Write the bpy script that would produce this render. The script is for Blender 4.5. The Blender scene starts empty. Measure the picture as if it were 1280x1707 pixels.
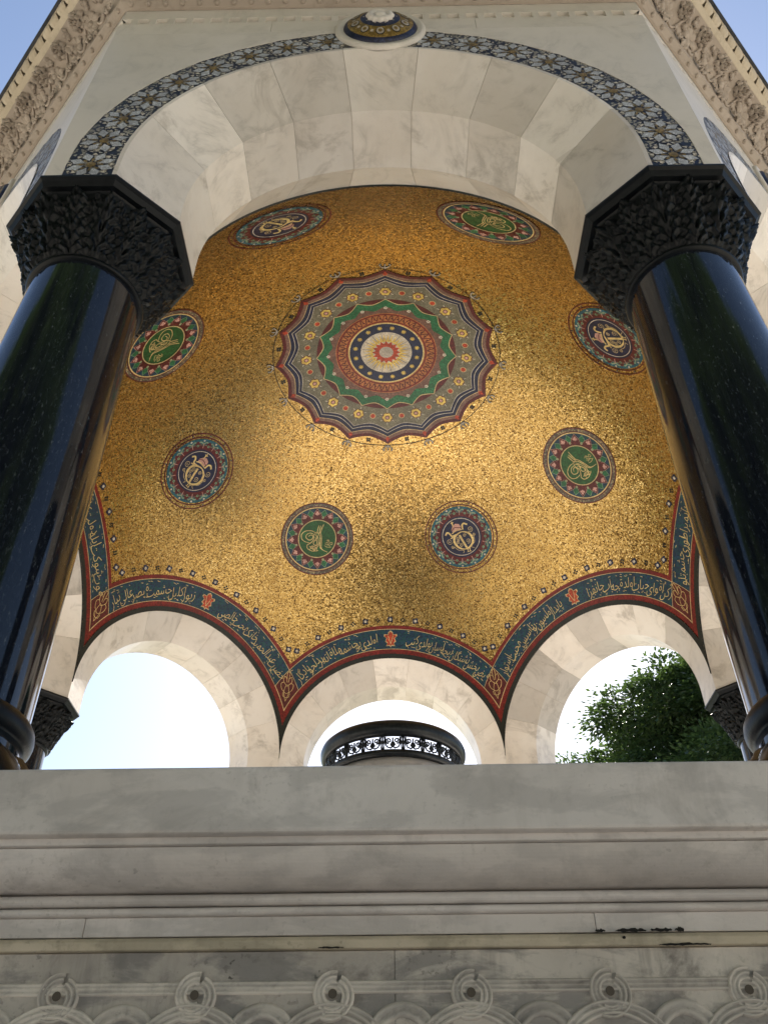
import bpy, bmesh, math, random
import numpy as np
from mathutils import Vector, Matrix
random.seed(7); rng = np.random.default_rng(7)
R = math.radians; PI = math.pi
sc = bpy.context.scene
col = sc.collection

# ------------------------------------------------------------------ camera
cd = bpy.data.cameras.new('camera'); cam = bpy.data.objects.new('camera', cd); col.objects.link(cam); sc.camera = cam
cd.sensor_fit = 'HORIZONTAL'; cd.sensor_width = 36; cd.lens = 39.6091; cd.clip_start = .05; cd.clip_end = 3000
CAM = Vector((.016704, -5.661564, 1.6))
ax = Vector((.99987102, .01482318, -.00618183)); ay = Vector((.01429597, -.64603735, .76317191)); az = -Vector((-.00731895, .76316185, .64616594))
cam.matrix_world = Matrix(((ax.x, ay.x, az.x, CAM.x), (ax.y, ay.y, az.y, CAM.y), (ax.z, ay.z, az.z, CAM.z), (0, 0, 0, 1)))

# ------------------------------------------------------------------ light
SUN_EL, SUN_AZ = R(41), R(82)          # azimuth from +X, counter-clockwise
w = bpy.data.worlds.new('World'); sc.world = w; w.use_nodes = True
nt = w.node_tree; nt.nodes.clear()
sky = nt.nodes.new('ShaderNodeTexSky'); sky.sky_type = 'NISHITA'; sky.sun_disc = False
sky.sun_elevation = SUN_EL; sky.sun_rotation = PI / 2 - SUN_AZ
sky.air_density = 1.0; sky.dust_density = .8; sky.ozone_density = 1.0
bg = nt.nodes.new('ShaderNodeBackground'); bg.inputs[1].default_value = .076
wo = nt.nodes.new('ShaderNodeOutputWorld')
nt.links.new(sky.outputs[0], bg.inputs[0]); nt.links.new(bg.outputs[0], wo.inputs[0])
sd = bpy.data.lights.new('sun', 'SUN'); sd.energy = 5.0; sd.angle = R(.5); sd.color = (1, .95, .87)
sun = bpy.data.objects.new('sun', sd); col.objects.link(sun)
sdir = Vector((math.cos(SUN_EL) * math.cos(SUN_AZ), math.cos(SUN_EL) * math.sin(SUN_AZ), math.sin(SUN_EL)))
sun.rotation_euler = sdir.to_track_quat('Z', 'Y').to_euler(); sun.location = sdir * 40
sc.view_settings.view_transform = 'Standard'; sc.view_settings.look = 'None'; sc.view_settings.gamma = 1
sc.view_settings.exposure = 1.5
sc.cycles.max_bounces = 6; sc.cycles.diffuse_bounces = 4; sc.cycles.glossy_bounces = 3
sc.cycles.sample_clamp_indirect = 6

# ------------------------------------------------------------------ helpers
class M:
    def __init__(s): s.v = []; s.f = []; s.m = []
    def add(s, vs, fs, m=0):
        o = len(s.v); s.v += [tuple(p) for p in vs]
        for f in fs: s.f.append(tuple(i + o for i in f)); s.m.append(m)
    def box(s, x0, x1, y0, y1, z0, z1, m=0, T=None):
        vs = [(x, y, z) for z in (z0, z1) for y in (y0, y1) for x in (x0, x1)]
        if T: vs = [T(p) for p in vs]
        s.add(vs, [(0, 2, 3, 1), (4, 5, 7, 6), (0, 1, 5, 4), (2, 6, 7, 3), (0, 4, 6, 2), (1, 3, 7, 5)], m)
    def grid(s, P, m=0, cu=False, cv=False):
        nu = len(P); nv = len(P[0]); fs = []
        for i in range(nu if cu else nu - 1):
            for j in range(nv if cv else nv - 1):
                a = i * nv + j; b = ((i + 1) % nu) * nv + j; c = ((i + 1) % nu) * nv + (j + 1) % nv; d = i * nv + (j + 1) % nv
                fs.append((a, b, c, d))
        s.add([p for r in P for p in r], fs, m)
    def tube(s, pts, r, n=6, m=0, closed=False, cap=True):
        pts = [Vector(p) for p in pts]; N = len(pts); rows = []; prev = None
        for i, p in enumerate(pts):
            a = pts[(i - 1) % N] if (closed or i > 0) else p; b = pts[(i + 1) % N] if (closed or i < N - 1) else p
            t = (b - a).normalized()
            if prev is None:
                ref = Vector((0, 0, 1)) if abs(t.z) < .9 else Vector((1, 0, 0))
                u = t.cross(ref).normalized()
            else: u = (prev - t * prev.dot(t)).normalized()
            prev = u; v = t.cross(u); rr = r[i] if isinstance(r, (list, tuple)) else r
            rows.append([p + u * (rr * math.cos(2 * PI * k / n)) + v * (rr * math.sin(2 * PI * k / n)) for k in range(n)])
        o = len(s.v); s.grid(rows, m, cu=closed, cv=True)
        if cap and not closed:
            s.f.append(tuple(o + k for k in range(n))); s.m.append(m)
            s.f.append(tuple(o + (N - 1) * n + k for k in reversed(range(n)))); s.m.append(m)
    def lathe(s, prof, n=48, m=0, rf=None):
        rows = []
        for r, z in prof:
            rows.append([(r * math.cos(2 * PI * k / n), r * math.sin(2 * PI * k / n), z) for k in range(n)])
        s.grid(rows, m, cv=True)
    def mesh(s, name, mats, smooth=False):
        me = bpy.data.meshes.new(name); me.from_pydata(s.v, [], s.f)
        for mt in mats if isinstance(mats, (list, tuple)) else [mats]: me.materials.append(mt)
        if any(s.m): me.polygons.foreach_set('material_index', s.m)
        if smooth: me.polygons.foreach_set('use_smooth', [True] * len(me.polygons))
        me.update(); return me
    def build(s, name, mats, parent=None, smooth=False, rz=0, loc=None, fixn=False):
        me = s.mesh(name, mats, smooth)
        if fixn:
            b = bmesh.new(); b.from_mesh(me); bmesh.ops.recalc_face_normals(b, faces=b.faces); b.to_mesh(me); b.free()
        return place(name, me, parent, rz, loc)
def place(name, me, parent=None, rz=0, loc=None, mat=None):
    o = bpy.data.objects.new(name, me); col.objects.link(o)
    if parent: o.parent = parent
    if mat is not None: o.matrix_local = mat
    else:
        if loc: o.location = loc
        o.rotation_euler = (0, 0, rz)
    return o
def tag(o, label=None, cat=None, group=None, kind=None):
    for k, v in (('label', label), ('category', cat), ('group', group), ('kind', kind)):
        if v: o[k] = v
    return o
def empty(name, loc=(0, 0, 0)):
    o = bpy.data.objects.new(name, None); col.objects.link(o); o.location = loc; return o
def bevel(o, wd=.004, seg=2):
    m = o.modifiers.new('bevel', 'BEVEL'); m.width = wd; m.segments = seg; m.limit_method = 'ANGLE'; m.angle_limit = R(40); return o
def L(r, g, b):
    f = lambda c: (c / 255 / 12.92) if c / 255 < .04045 else ((c / 255 + .055) / 1.055) ** 2.4
    return (f(r), f(g), f(b), 1)

# ------------------------------------------------------------------ materials
class NT:
    def __init__(s, name):
        s.mat = bpy.data.materials.new(name); s.mat.use_nodes = True; s.t = s.mat.node_tree; s.t.nodes.clear()
        s.out = s.n('ShaderNodeOutputMaterial'); s.b = s.n('ShaderNodeBsdfPrincipled'); s.l(s.b.outputs[0], s.out.inputs[0])
        s.pos = s.n('ShaderNodeNewGeometry').outputs['Position']
    def n(s, t, **k):
        nd = s.t.nodes.new(t)
        for a, v in k.items(): setattr(nd, a, v)
        return nd
    def l(s, a, b): s.t.links.new(a, b)
    def set(s, **k):
        for a, v in k.items(): s.b.inputs[a.replace('_', ' ')].default_value = v
    def noise(s, scale, detail=4, rough=.55, dist=0, vec=None):
        nd = s.n('ShaderNodeTexNoise'); nd.inputs['Scale'].default_value = scale; nd.inputs['Detail'].default_value = detail
        nd.inputs['Roughness'].default_value = rough; nd.inputs['Distortion'].default_value = dist; s.l(vec or s.pos, nd.inputs['Vector']); return nd.outputs['Fac']
    def voro(s, scale, feat='F1', vec=None):
        nd = s.n('ShaderNodeTexVoronoi'); nd.feature = feat; nd.inputs['Scale'].default_value = scale; s.l(vec or s.pos, nd.inputs['Vector']); return nd
    def ramp(s, fac, stops):
        nd = s.n('ShaderNodeValToRGB'); e = nd.color_ramp.elements
        while len(e) < len(stops): e.new(.5)
        for i, (p, c) in enumerate(stops): e[i].position = p; e[i].color = c if len(c) == 4 else (*c, 1)
        s.l(fac, nd.inputs[0]); return nd.outputs[0]
    def mix(s, fac, a, b, mode='MIX'):
        nd = s.n('ShaderNodeMix', data_type='RGBA', blend_type=mode)
        for i, x in ((0, fac), (6, a), (7, b)):
            if hasattr(x, 'links'): s.l(x, nd.inputs[i])
            else: nd.inputs[i].default_value = x
        return nd.outputs[2]
    def math(s, op, a, b=0):
        nd = s.n('ShaderNodeMath', operation=op)
        for i, x in enumerate((a, b)):
            if hasattr(x, 'links'): s.l(x, nd.inputs[i])
            else: nd.inputs[i].default_value = x
        return nd.outputs[0]
    def bump(s, h, strength=.3, dist=.01):
        nd = s.n('ShaderNodeBump'); nd.inputs['Strength'].default_value = strength; nd.inputs['Distance'].default_value = dist
        s.l(h, nd.inputs['Height']); s.l(nd.outputs[0], s.b.inputs['Normal'])
    def scaled(s, x, y, z):
        nd = s.n('ShaderNodeMapping'); nd.inputs['Scale'].default_value = (x, y, z); s.l(s.pos, nd.inputs[0]); return nd.outputs[0]

def marble(name, base, vein, stain, rough=.38, veinw=.5, grime=.25, var=.12, stainamt=.5, bumpk=.15, blot=.15, drip=0, worn_relief=0):
    k = NT(name)
    oi = k.n('ShaderNodeObjectInfo').outputs['Random']
    vv = k.n('ShaderNodeVectorMath', operation='ADD'); k.l(k.pos, vv.inputs[0])
    cmb = k.n('ShaderNodeCombineXYZ')
    for i in range(3): k.l(k.math('MULTIPLY', oi, (37, 91, 53)[i]), cmb.inputs[i])
    k.l(cmb.outputs[0], vv.inputs[1]); V = vv.outputs[0]
    n1 = k.noise(2.2, 8, .62, 1.6, V)
    v1 = k.math('ABSOLUTE', k.math('SUBTRACT', n1, .5)); vf = k.ramp(v1, [(0, (1, 1, 1)), (.02, (.55, .55, .55)), (.09, (0, 0, 0))])
    n2 = k.noise(1.1, 5, .6, .4, V); cloud = k.ramp(n2, [(.35, (0, 0, 0)), (.7, (1, 1, 1))])
    c = k.mix(k.math('MULTIPLY', cloud, stainamt), base, stain)
    m2 = k.ramp(k.noise(5, 3, .5, 0, V), [(.42, (0, 0, 0)), (.62, (1, 1, 1))])
    c = k.mix(k.math('MULTIPLY', k.math('MULTIPLY', vf, m2), veinw), c, vein)
    n4 = k.noise(2.6, 7, .68, .8, V); c = k.mix(k.math('MULTIPLY', k.ramp(n4, [(.56, (0, 0, 0)), (.66, (1, 1, 1))]), blot), c, tuple(x * .62 for x in stain[:3]) + (1,))
    n3 = k.noise(14, 6, .7, .2); g = k.ramp(n3, [(.55, (0, 0, 0)), (.8, (1, 1, 1))])
    c = k.mix(k.math('MULTIPLY', g, grime), c, tuple(x * .45 for x in stain[:3]) + (1,))
    if drip:
        dn = k.ramp(k.noise(1, 5, .65, .15, k.scaled(16, 16, 2.2)), [(.52, (0, 0, 0)), (.70, (1, 1, 1))])
        c = k.mix(k.math('MULTIPLY', k.math('MULTIPLY', dn, k.ramp(k.noise(3.1, 3), [(.4, (0, 0, 0)), (.65, (1, 1, 1))])), drip), c, tuple(x * .5 for x in stain[:3]) + (1,))
        pa = k.ramp(k.noise(1, 6, .6, .3, k.scaled(4.5, 4.5, 13)), [(.47, (0, 0, 0)), (.55, (1, 1, 1))])
        c = k.mix(k.math('MULTIPLY', pa, drip * .7), c, tuple(x * y for x, y in zip(stain[:3], (.60, .63, .68))) + (1,))
        sp = k.math('MULTIPLY', k.ramp(k.noise(85, 3, .6), [(.58, (0, 0, 0)), (.66, (1, 1, 1))]), k.ramp(k.noise(5, 4), [(.48, (0, 0, 0)), (.6, (1, 1, 1))]))
        c = k.mix(k.math('MULTIPLY', sp, drip * .55), c, tuple(x * .42 for x in stain[:3]) + (1,))
        pits = k.ramp(k.noise(48, 2, .5), [(.70, (0, 0, 0)), (.74, (1, 1, 1))]); c = k.mix(k.math('MULTIPLY', k.math('MULTIPLY', pits, k.ramp(k.noise(2.2, 3), [(.5, (0, 0, 0)), (.62, (1, 1, 1))])), drip), c, tuple(x * .28 for x in stain[:3]) + (1,))
    if worn_relief:
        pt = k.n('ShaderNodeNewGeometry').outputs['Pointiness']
        c = k.mix(k.math('MULTIPLY', k.ramp(pt, [(.51, (0, 0, 0)), (.57, (1, 1, 1))]), worn_relief), c, tuple(min(.85, x * 1.15) for x in base[:3]) + (1,))
        c = k.mix(k.math('MULTIPLY', k.ramp(pt, [(.42, (1, 1, 1)), (.49, (0, 0, 0))]), worn_relief), c, tuple(x * .5 for x in stain[:3]) + (1,))  # hollows of the relief coloured darker
    br = k.n('ShaderNodeMapRange'); k.l(oi, br.inputs[0]); br.inputs[3].default_value = 1 - var; br.inputs[4].default_value = 1 + var * .6
    hs = k.n('ShaderNodeHueSaturation'); k.l(c, hs.inputs['Color']); k.l(br.outputs[0], hs.inputs['Value'])
    k.l(hs.outputs[0], k.b.inputs['Base Color'])
    k.set(Roughness=rough); k.b.inputs['Specular IOR Level'].default_value = .4
    k.bump(k.noise(60, 5, .65), bumpk, .004); return k.mat
MB_ARCH = marble('cream_marble', L(234, 228, 220), L(164, 157, 148), L(216, 205, 191), .36, .42, .14, .26, .75, .15, .6)
MB_FACE = marble('pale_grey_marble', L(230, 223, 214), L(170, 166, 156), L(208, 201, 185), .4, .3, .08, .05, .5, .15, .12)
MB_BASE = marble('weathered_grey_marble', L(218, 210, 205), L(148, 143, 140), L(186, 176, 168), .5, .18, .45, .05, .75, .25, .4, .42)
MB_DIRT = marble('stained_panel_marble', L(218, 208, 197), L(120, 116, 114), L(150, 142, 135), .6, .3, 1.0, .06, 1.0, .6, .85, 1.0, 0)
MB_CARV = marble('worn_carved_marble', L(218, 208, 197), L(120, 116, 114), L(150, 142, 135), .6, .3, 1.0, .06, 1.0, .6, .85, .6, .4)
MB_YEL = marble('yellowed_marble', L(210, 196, 176), L(112, 104, 88), L(164, 152, 126), .55, .2, .8, .03, .8, .3, .5, .6)
SAND = marble('tan_limestone', L(182, 169, 156), L(132, 120, 108), L(158, 144, 130), .8, .3, .35, .05, .6, .4)
SANDL = marble('bleached_limestone', L(200, 186, 164), L(150, 138, 118), L(178, 164, 140), .75, .3, .35, .08, .5, .4)

def joint():
    k = NT('lime_mortar'); c = k.ramp(k.noise(30, 4), [(.3, L(150, 128, 104)), (.7, L(186, 166, 142))]); k.l(c, k.b.inputs['Base Color']); k.set(Roughness=.9); return k.mat
MORTAR = joint()

def gold():
    k = NT('gold_mosaic')
    v = k.voro(90); rnd = v.outputs['Color']
    sep = k.n('ShaderNodeSeparateColor'); k.l(rnd, sep.inputs[0])
    big = k.ramp(k.noise(3.5, 4, .6), [(.35, (0, 0, 0)), (.65, (1, 1, 1))])
    c = k.ramp(sep.outputs[0], [(0, (.06, .03, .012)), (.16, (.20, .11, .035)), (.26, (.42, .265, .082)), (.8, (.62, .41, .135)), (1, (.88, .66, .30))])
    c2 = k.mix(k.math('MULTIPLY', big, .18), c, (.36, .21, .065, 1))
    k.l(c2, k.b.inputs['Base Color'])
    k.set(Metallic=.85)
    rr = k.n('ShaderNodeMapRange'); k.l(sep.outputs[1], rr.inputs[0]); rr.inputs[3].default_value = .16; rr.inputs[4].default_value = .34; k.l(rr.outputs[0], k.b.inputs['Roughness'])
    g = k.n('ShaderNodeNewGeometry').outputs['Normal']
    s1 = k.n('ShaderNodeVectorMath', operation='SUBTRACT'); k.l(rnd, s1.inputs[0]); s1.inputs[1].default_value = (.5, .5, .5)
    s2 = k.n('ShaderNodeVectorMath', operation='SCALE'); k.l(s1.outputs[0], s2.inputs[0]); s2.inputs['Scale'].default_value = .2
    s3 = k.n('ShaderNodeVectorMath', operation='ADD'); k.l(g, s3.inputs[0]); k.l(s2.outputs[0], s3.inputs[1])
    s4 = k.n('ShaderNodeVectorMath', operation='NORMALIZE'); k.l(s3.outputs[0], s4.inputs[0]); k.l(s4.outputs[0], k.b.inputs['Normal'])
    return k.mat
GOLD = gold()

_mos = {}
def mosaic(name, c, var=.45, metal=0., scale=75, alt=None, altf=.25):
    if name in _mos: return _mos[name]
    k = NT(name)
    v = k.voro(scale); sep = k.n('ShaderNodeSeparateColor'); k.l(v.outputs['Color'], sep.inputs[0])
    lo = tuple(x * (1 - var) for x in c[:3]) + (1,); hi = tuple(min(1, x * (1 + var) + .004) for x in c[:3]) + (1,)
    cc = k.ramp(sep.outputs[0], [(0, lo), (1, hi)])
    if alt:
        cc = k.mix(k.ramp(sep.outputs[1], [(altf, (1, 1, 1)), (altf + .01, (0, 0, 0))]), cc, alt)
    cc = k.mix(k.math('MULTIPLY', k.ramp(k.noise(9, 3, .6), [(.42, (0, 0, 0)), (.62, (1, 1, 1))]), .5), cc, tuple(x * .45 for x in c[:3]) + (1,))
    e = k.voro(scale, 'DISTANCE_TO_EDGE').outputs['Distance']
    cc = k.mix(k.ramp(e, [(.0, (1, 1, 1)), (.09, (0, 0, 0))]), cc, tuple(x * .35 + .006 for x in c[:3]) + (1,))
    k.l(cc, k.b.inputs['Base Color']); k.set(Roughness=.42, Metallic=metal); _mos[name] = k.mat; return k.mat
M_RED = mosaic('red_mosaic', L(128, 30, 26)); M_MAR = mosaic('maroon_mosaic', L(98, 26, 30)); M_ORG = mosaic('orange_red_mosaic', L(196, 74, 44))
M_BLU = mosaic('deep_blue_mosaic', L(18, 56, 88), .55, 0, 75, L(18, 82, 84), .4); M_NAV = mosaic('navy_mosaic', L(22, 34, 72)); M_TEA = mosaic('teal_mosaic', L(32, 98, 116))
M_GRN = mosaic('dark_green_mosaic', L(34, 94, 46)); M_GR2 = mosaic('bright_green_mosaic', L(40, 116, 74)); M_GGY = mosaic('sage_grey_mosaic', L(128, 124, 104), .3)
M_MAU = mosaic('mauve_brown_mosaic', L(128, 92, 78), .35); M_TAU = mosaic('taupe_mosaic', L(138, 104, 92), .35); M_WHT = mosaic('white_mosaic', L(226, 216, 198), .15)
M_PAL = mosaic('pale_green_mosaic', L(150, 176, 146), .2); M_PNK = mosaic('pink_mosaic', L(222, 172, 160), .2); M_BLK = mosaic('black_mosaic', L(22, 24, 24))
M_GLD = mosaic('gold_line_mosaic', (.92, .68, .30, 1), .2, .1); M_YEL = mosaic('yellow_gold_mosaic', (.95, .62, .16, 1), .3, .2)
M_CRM = mosaic('cream_line_mosaic', L(228, 204, 150), .15); M_GRY = mosaic('grey_bead_mosaic', L(104, 96, 84), .4, 0, 60, L(170, 150, 110), .25); M_LGR = mosaic('light_grey_mosaic', L(196, 186, 172), .2)
M_OCH = mosaic('ochre_brown_mosaic', L(196, 124, 66), .3)
M_BND = mosaic('dark_granite_border', L(34, 40, 38), .4, 0, 110)
M_ST = mosaic('grey_marble_tesserae', L(200, 203, 208), .22, 0, 90); M_SBG = mosaic('black_and_gold_tesserae', L(44, 48, 66), .5, 0, 70, L(168, 162, 146), .42)
M_SGD = mosaic('gold_chip_tesserae', L(150, 124, 66), .4, .2, 80)
M_SBL = mosaic('dark_blue_tesserae', L(34, 40, 70), .5, 0, 80)

def granite():
    k = NT('polished_dark_granite')
    n = k.noise(95, 5, .7, 0, k.scaled(1, 1, .35)); c = k.ramp(n, [(.45, (.006, .008, .014)), (.60, (.012, .016, .023)), (.68, (.05, .056, .06)), (.75, (.19, .20, .20))])
    st = k.noise(36, 4, .6, .3, k.scaled(1, 1, .06)); c = k.mix(k.math('MULTIPLY', k.ramp(st, [(.55, (0, 0, 0)), (.72, (1, 1, 1))]), .45), c, (.02, .024, .024, 1))
    k.l(c, k.b.inputs['Base Color']); k.set(Roughness=.07)
    rr = k.ramp(k.noise(3, 5, .6), [(.4, (.035, .035, .035)), (.75, (.12, .12, .12))]); k.l(rr, k.b.inputs['Roughness'])
    k.b.inputs['IOR'].default_value = 1.5
    k.bump(k.noise(220, 3, .6), .02, .002); return k.mat
GRANITE = granite()
def bronze():
    k = NT('dark_carved_serpentine')
    pt = k.n('ShaderNodeNewGeometry').outputs['Pointiness']
    c = k.ramp(k.noise(22, 5, .65), [(.3, (.003, .0038, .005)), (.7, (.007, .009, .011))])
    e = k.math('MULTIPLY', k.ramp(pt, [(.53, (0, 0, 0)), (.62, (1, 1, 1))]), k.ramp(k.noise(7, 4, .6), [(.45, (0, 0, 0)), (.7, (1, 1, 1))]))
    c = k.mix(k.math('MULTIPLY', e, .5), c, (.09, .115, .10, 1))
    k.l(c, k.b.inputs['Base Color']); k.set(Roughness=.36); k.b.inputs['Specular IOR Level'].default_value = .2; k.bump(k.noise(70, 5, .7), .25, .004); return k.mat
BRONZE = bronze()
def iron():
    k = NT('black_cast_iron'); c = k.ramp(k.noise(40, 4), [(.3, (.008, .010, .012)), (.7, (.022, .026, .03))]); k.l(c, k.b.inputs['Base Color']); k.set(Roughness=.32, Metallic=.3); k.bump(k.noise(90, 4), .15, .003); return k.mat
IRON = iron()
def lead():
    k = NT('dark_lead_edge'); k.l(k.ramp(k.noise(9), [(.3, (.03, .034, .042)), (.7, (.07, .075, .085))]), k.b.inputs['Base Color']); k.set(Roughness=.6); return k.mat
LEAD = lead()
def copper():
    k = NT('green_copper_roof'); k.l(k.ramp(k.noise(5, 6), [(.3, L(70, 120, 100)), (.7, L(120, 160, 140))]), k.b.inputs['Base Color']); k.set(Roughness=.7); return k.mat
COPPER = copper()
def paving():
    k = NT('stone_paving')
    br = k.n('ShaderNodeTexBrick'); k.l(k.pos, br.inputs['Vector']); br.inputs['Scale'].default_value = 1.0
    br.inputs['Color1'].default_value = L(206, 198, 184); br.inputs['Color2'].default_value = L(192, 184, 170); br.inputs['Mortar'].default_value = L(104, 96, 86)
    br.inputs['Mortar Size'].default_value = .012; br.inputs['Brick Width'].default_value = .9; br.inputs['Row Height'].default_value = .6
    c = k.mix(k.math('MULTIPLY', k.ramp(k.noise(.6, 6), [(.35, (0, 0, 0)), (.7, (1, 1, 1))]), .35), br.outputs[0], L(168, 160, 146))
    k.l(c, k.b.inputs['Base Color']); k.set(Roughness=.75); k.bump(k.noise(25, 5), .2, .01); return k.mat
PAVE = paving()
def leafmat():
    k = NT('tree_leaves'); oi = k.voro(1.6).outputs['Color']
    sep = k.n('ShaderNodeSeparateColor'); k.l(oi, sep.inputs[0])
    n = k.noise(6, 3); f = k.math('ADD', k.math('MULTIPLY', sep.outputs[0], .5), k.math('MULTIPLY', n, .5))
    c = k.ramp(f, [(.25, (.028, .052, .024)), (.55, (.055, .092, .038)), (.82, (.11, .155, .05))])
    k.l(c, k.b.inputs['Base Color']); k.set(Roughness=.5)
    tr = k.n('ShaderNodeBsdfTranslucent'); tr.inputs[0].default_value = (.09, .15, .03, 1)
    mx = k.n('ShaderNodeMixShader'); mx.inputs[0].default_value = .3; k.l(k.b.outputs[0], mx.inputs[1]); k.l(tr.outputs[0], mx.inputs[2]); k.l(mx.outputs[0], k.out.inputs[0]); return k.mat
LEAF = leafmat()
def bark():
    k = NT('tree_bark'); k.l(k.ramp(k.noise(9, 6, .7, 0, k.scaled(1, 1, .25)), [(.3, (.03, .022, .016)), (.7, (.11, .085, .06))]), k.b.inputs['Base Color']); k.set(Roughness=.9); k.bump(k.noise(14, 6, .7, 0, k.scaled(1, 1, .25)), .8, .03); return k.mat
BARK = bark()

# ------------------------------------------------------------------ pavilion dimensions
RC = 3.6; S = .336096; AP = 1.2071 * S; CR = 1.3066 * S; T8 = PI / 8
YC = RC * math.cos(T8); AF = YC + AP; AI = YC - AP; R0 = RC * math.sin(T8) - AP; CH = .70711 * S; RF = R0 + CH
RS = RC - CR; ZAB = 5.2698; Z0 = 5.4301; ST = Z0 - ZAB; ZC = 7.255
CEN = Vector((0, 0, Z0))
tan8 = math.tan(T8); cos8 = math.cos(T8)
BAYS = range(8)           # bay k: the near bay (facing -Y) turned by 45 degrees k times
VIS = (0, 1, 7)           # bays whose outside shows

# ground
g = M(); g.add([(-1500, -1500, 0), (1500, -1500, 0), (1500, 1500, 0), (-1500, 1500, 0)], [(0, 1, 2, 3)])
tag(g.build('ground', PAVE), kind='structure')
LAWN = NT('mown_grass'); LAWN.l(LAWN.ramp(LAWN.noise(3, 8, .7), [(.3, (.025, .05, .012)), (.7, (.06, .10, .03))]), LAWN.b.inputs['Base Color']); LAWN.set(Roughness=.9); LAWN.bump(LAWN.noise(40, 5), .6, .03)
g = M(); g.add([(-70, 8.5, .004), (70, 8.5, .004), (70, 90, .004), (-70, 90, .004)], [(0, 1, 2, 3)]); tag(g.build('lawn', LAWN.mat), kind='structure')

pav = empty('fountain_pavilion'); tag(pav, 'octagonal marble fountain pavilion with gold mosaic dome on dark polished columns', 'pavilion')

def octring(m, prof, mi=0, only=None):
    """profile of (apothem, z) swept round the octagon"""
    rows = []
    for d, z in prof:
        rr = d / cos8
        rows.append([(rr * math.cos(R(22.5 + 45 * k)), rr * math.sin(R(22.5 + 45 * k)), z) for k in range(8)])
    m.grid(rows, mi, cv=True)
# ---- base courses, top to bottom
def course(name, prof, mat, bev=0):
    m = M(); octring(m, [(d, z + .0425 if z > 1.5 else z) for d, z in prof]); o = m.build(name, mat, pav, fixn=True)
    if bev: bevel(o, bev)
    return o
course('stylobate_slab', [(3.2, 2.284), (4.0, 2.284), (4.0, 2.1486), (3.93, 2.1486)], MB_BASE, .006)
course('fillet_moulding', [(3.9, 2.1526), (3.975, 2.1526), (3.975, 2.1356), (3.955, 2.1346), (3.90, 2.1346)], MB_BASE, .002)
cv = [(3.85, 2.1343), (3.962, 2.1343)] + [(3.872 + .092 * math.cos(a) ** .8, 2.133 - .060 * math.sin(a) ** 1.2) for a in [i / 14 * PI / 2 for i in range(15)]] + [(3.85, 2.0728)]
oc = course('cove_moulding', cv, MB_BASE)

course('bead_moulding', [(3.85, 2.0705)] + [(3.872 + .012 * math.cos(a), 2.059 + .0105 * math.sin(a)) for a in [PI / 2 - i / 8 * PI for i in range(9)]] + [(3.85, 2.0485)], MB_BASE)
course('bead_moulding', [(3.85, 2.0475)] + [(3.866 + .009 * math.cos(a), 2.0393 + .0075 * math.sin(a)) for a in [PI / 2 - i / 8 * PI for i in range(9)]] + [(3.85, 2.0318)], MB_BASE)
def blocks(name, prof, mat, splits, par, bev=.0015):
    # one stone per stretch between the joints; the ends of each bay are mitred
    for k in BAYS:
        cuts = [None] + (splits if k == 0 else splits[::-1][:1]) + [None]
        for a, b in zip(cuts[:-1], cuts[1:]):
            m = M(); rows = []
            for d, z in prof:
                z = z + .0425 if z > 1.5 else z
                rows.append([(a + .0004 if a is not None else -d * tan8, -d, z), (b - .0004 if b is not None else d * tan8, -d, z)])
            m.grid(rows); n = len(prof); m.f += [tuple(2 * i for i in range(n)), tuple(2 * i + 1 for i in reversed(range(n)))]; m.m += [0, 0]
            bevel(m.build(name, mat, par, rz=R(45 * k), fixn=True), bev)
blocks('band_stone', [(3.80, 2.0316), (3.858, 2.0316), (3.858, 1.9957), (3.80, 1.9957)], MB_BASE, [-.602, .41], pav)
course('yellowed_fillet', [(3.83, 1.9925), (3.864, 1.9925), (3.868, 1.985), (3.864, 1.9705), (3.83, 1.9705)], MB_YEL, .002)
pan = course('base_plinth', [(3.80, .56), (3.95, .5), (3.95, .12), (4.1, .12), (4.1, -.1)], MB_DIRT)
blocks('panel_stone', [(3.78, 1.9695), (3.85, 1.9695), (3.85, .552), (3.78, .552)], MB_DIRT, [.013], pan)
course('mortar_bed', [(3.2, 2.14), (3.842, 2.14), (3.842, .58), (3.2, .58)], MB_DIRT)
m = M(); rr = 3.3 / cos8
m.add([(rr * math.cos(R(22.5 + 45 * k)), rr * math.sin(R(22.5 + 45 * k)), 2.3205) for k in range(8)], [tuple(range(8))]); m.build('pavilion_floor', MB_ARCH, pav)

# ---- carved guilloche on the base panel
def ribbed(m, pts, w, h, ribs=3, d=3.85):
    """ribbed ribbon following (x, z) points on the panel at apothem d; outward is -Y"""
    rows = []; N = len(pts); K = ribs * 4
    for i, (x, z) in enumerate(pts):
        a = pts[max(0, i - 1)]; b = pts[min(N - 1, i + 1)]; tx, tz = b[0] - a[0], b[1] - a[1]; l = math.hypot(tx, tz) or 1
        nx, nz = -tz / l, tx / l; row = []
        for k in range(K + 1):
            s = k / K * 2 - 1
            hh = h * (.62 + .38 * abs(math.sin((k / K) * ribs * PI))) * (.86 + .14 * math.sin(x * 61 + z * 47 + k)) + random.uniform(-.0005, .0005)
            if k in (0, K): hh = -.002
            row.append((x + nx * s * w / 2, -(d + hh), z + nz * s * w / 2))
        rows.append(row)
    m.grid(rows)
def per_bay(name, me, bays=VIS, parent=pan): return [place(name, me, parent, R(45 * k)) for k in bays]
HB = 3.85 * tan8; SP = .2614; ZB = 1.9485; X0 = -.105
knots = [i * SP + X0 - 7 * SP for i in range(14)]
knots = [x for x in knots if abs(x) < HB - .06]
m = M(); ribbed(m, [(-HB + .02, ZB), (HB - .02, ZB)], .024, .0065, 3); kb = m.mesh('ribbed_band', MB_CARV, True)
m2 = M()
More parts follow.
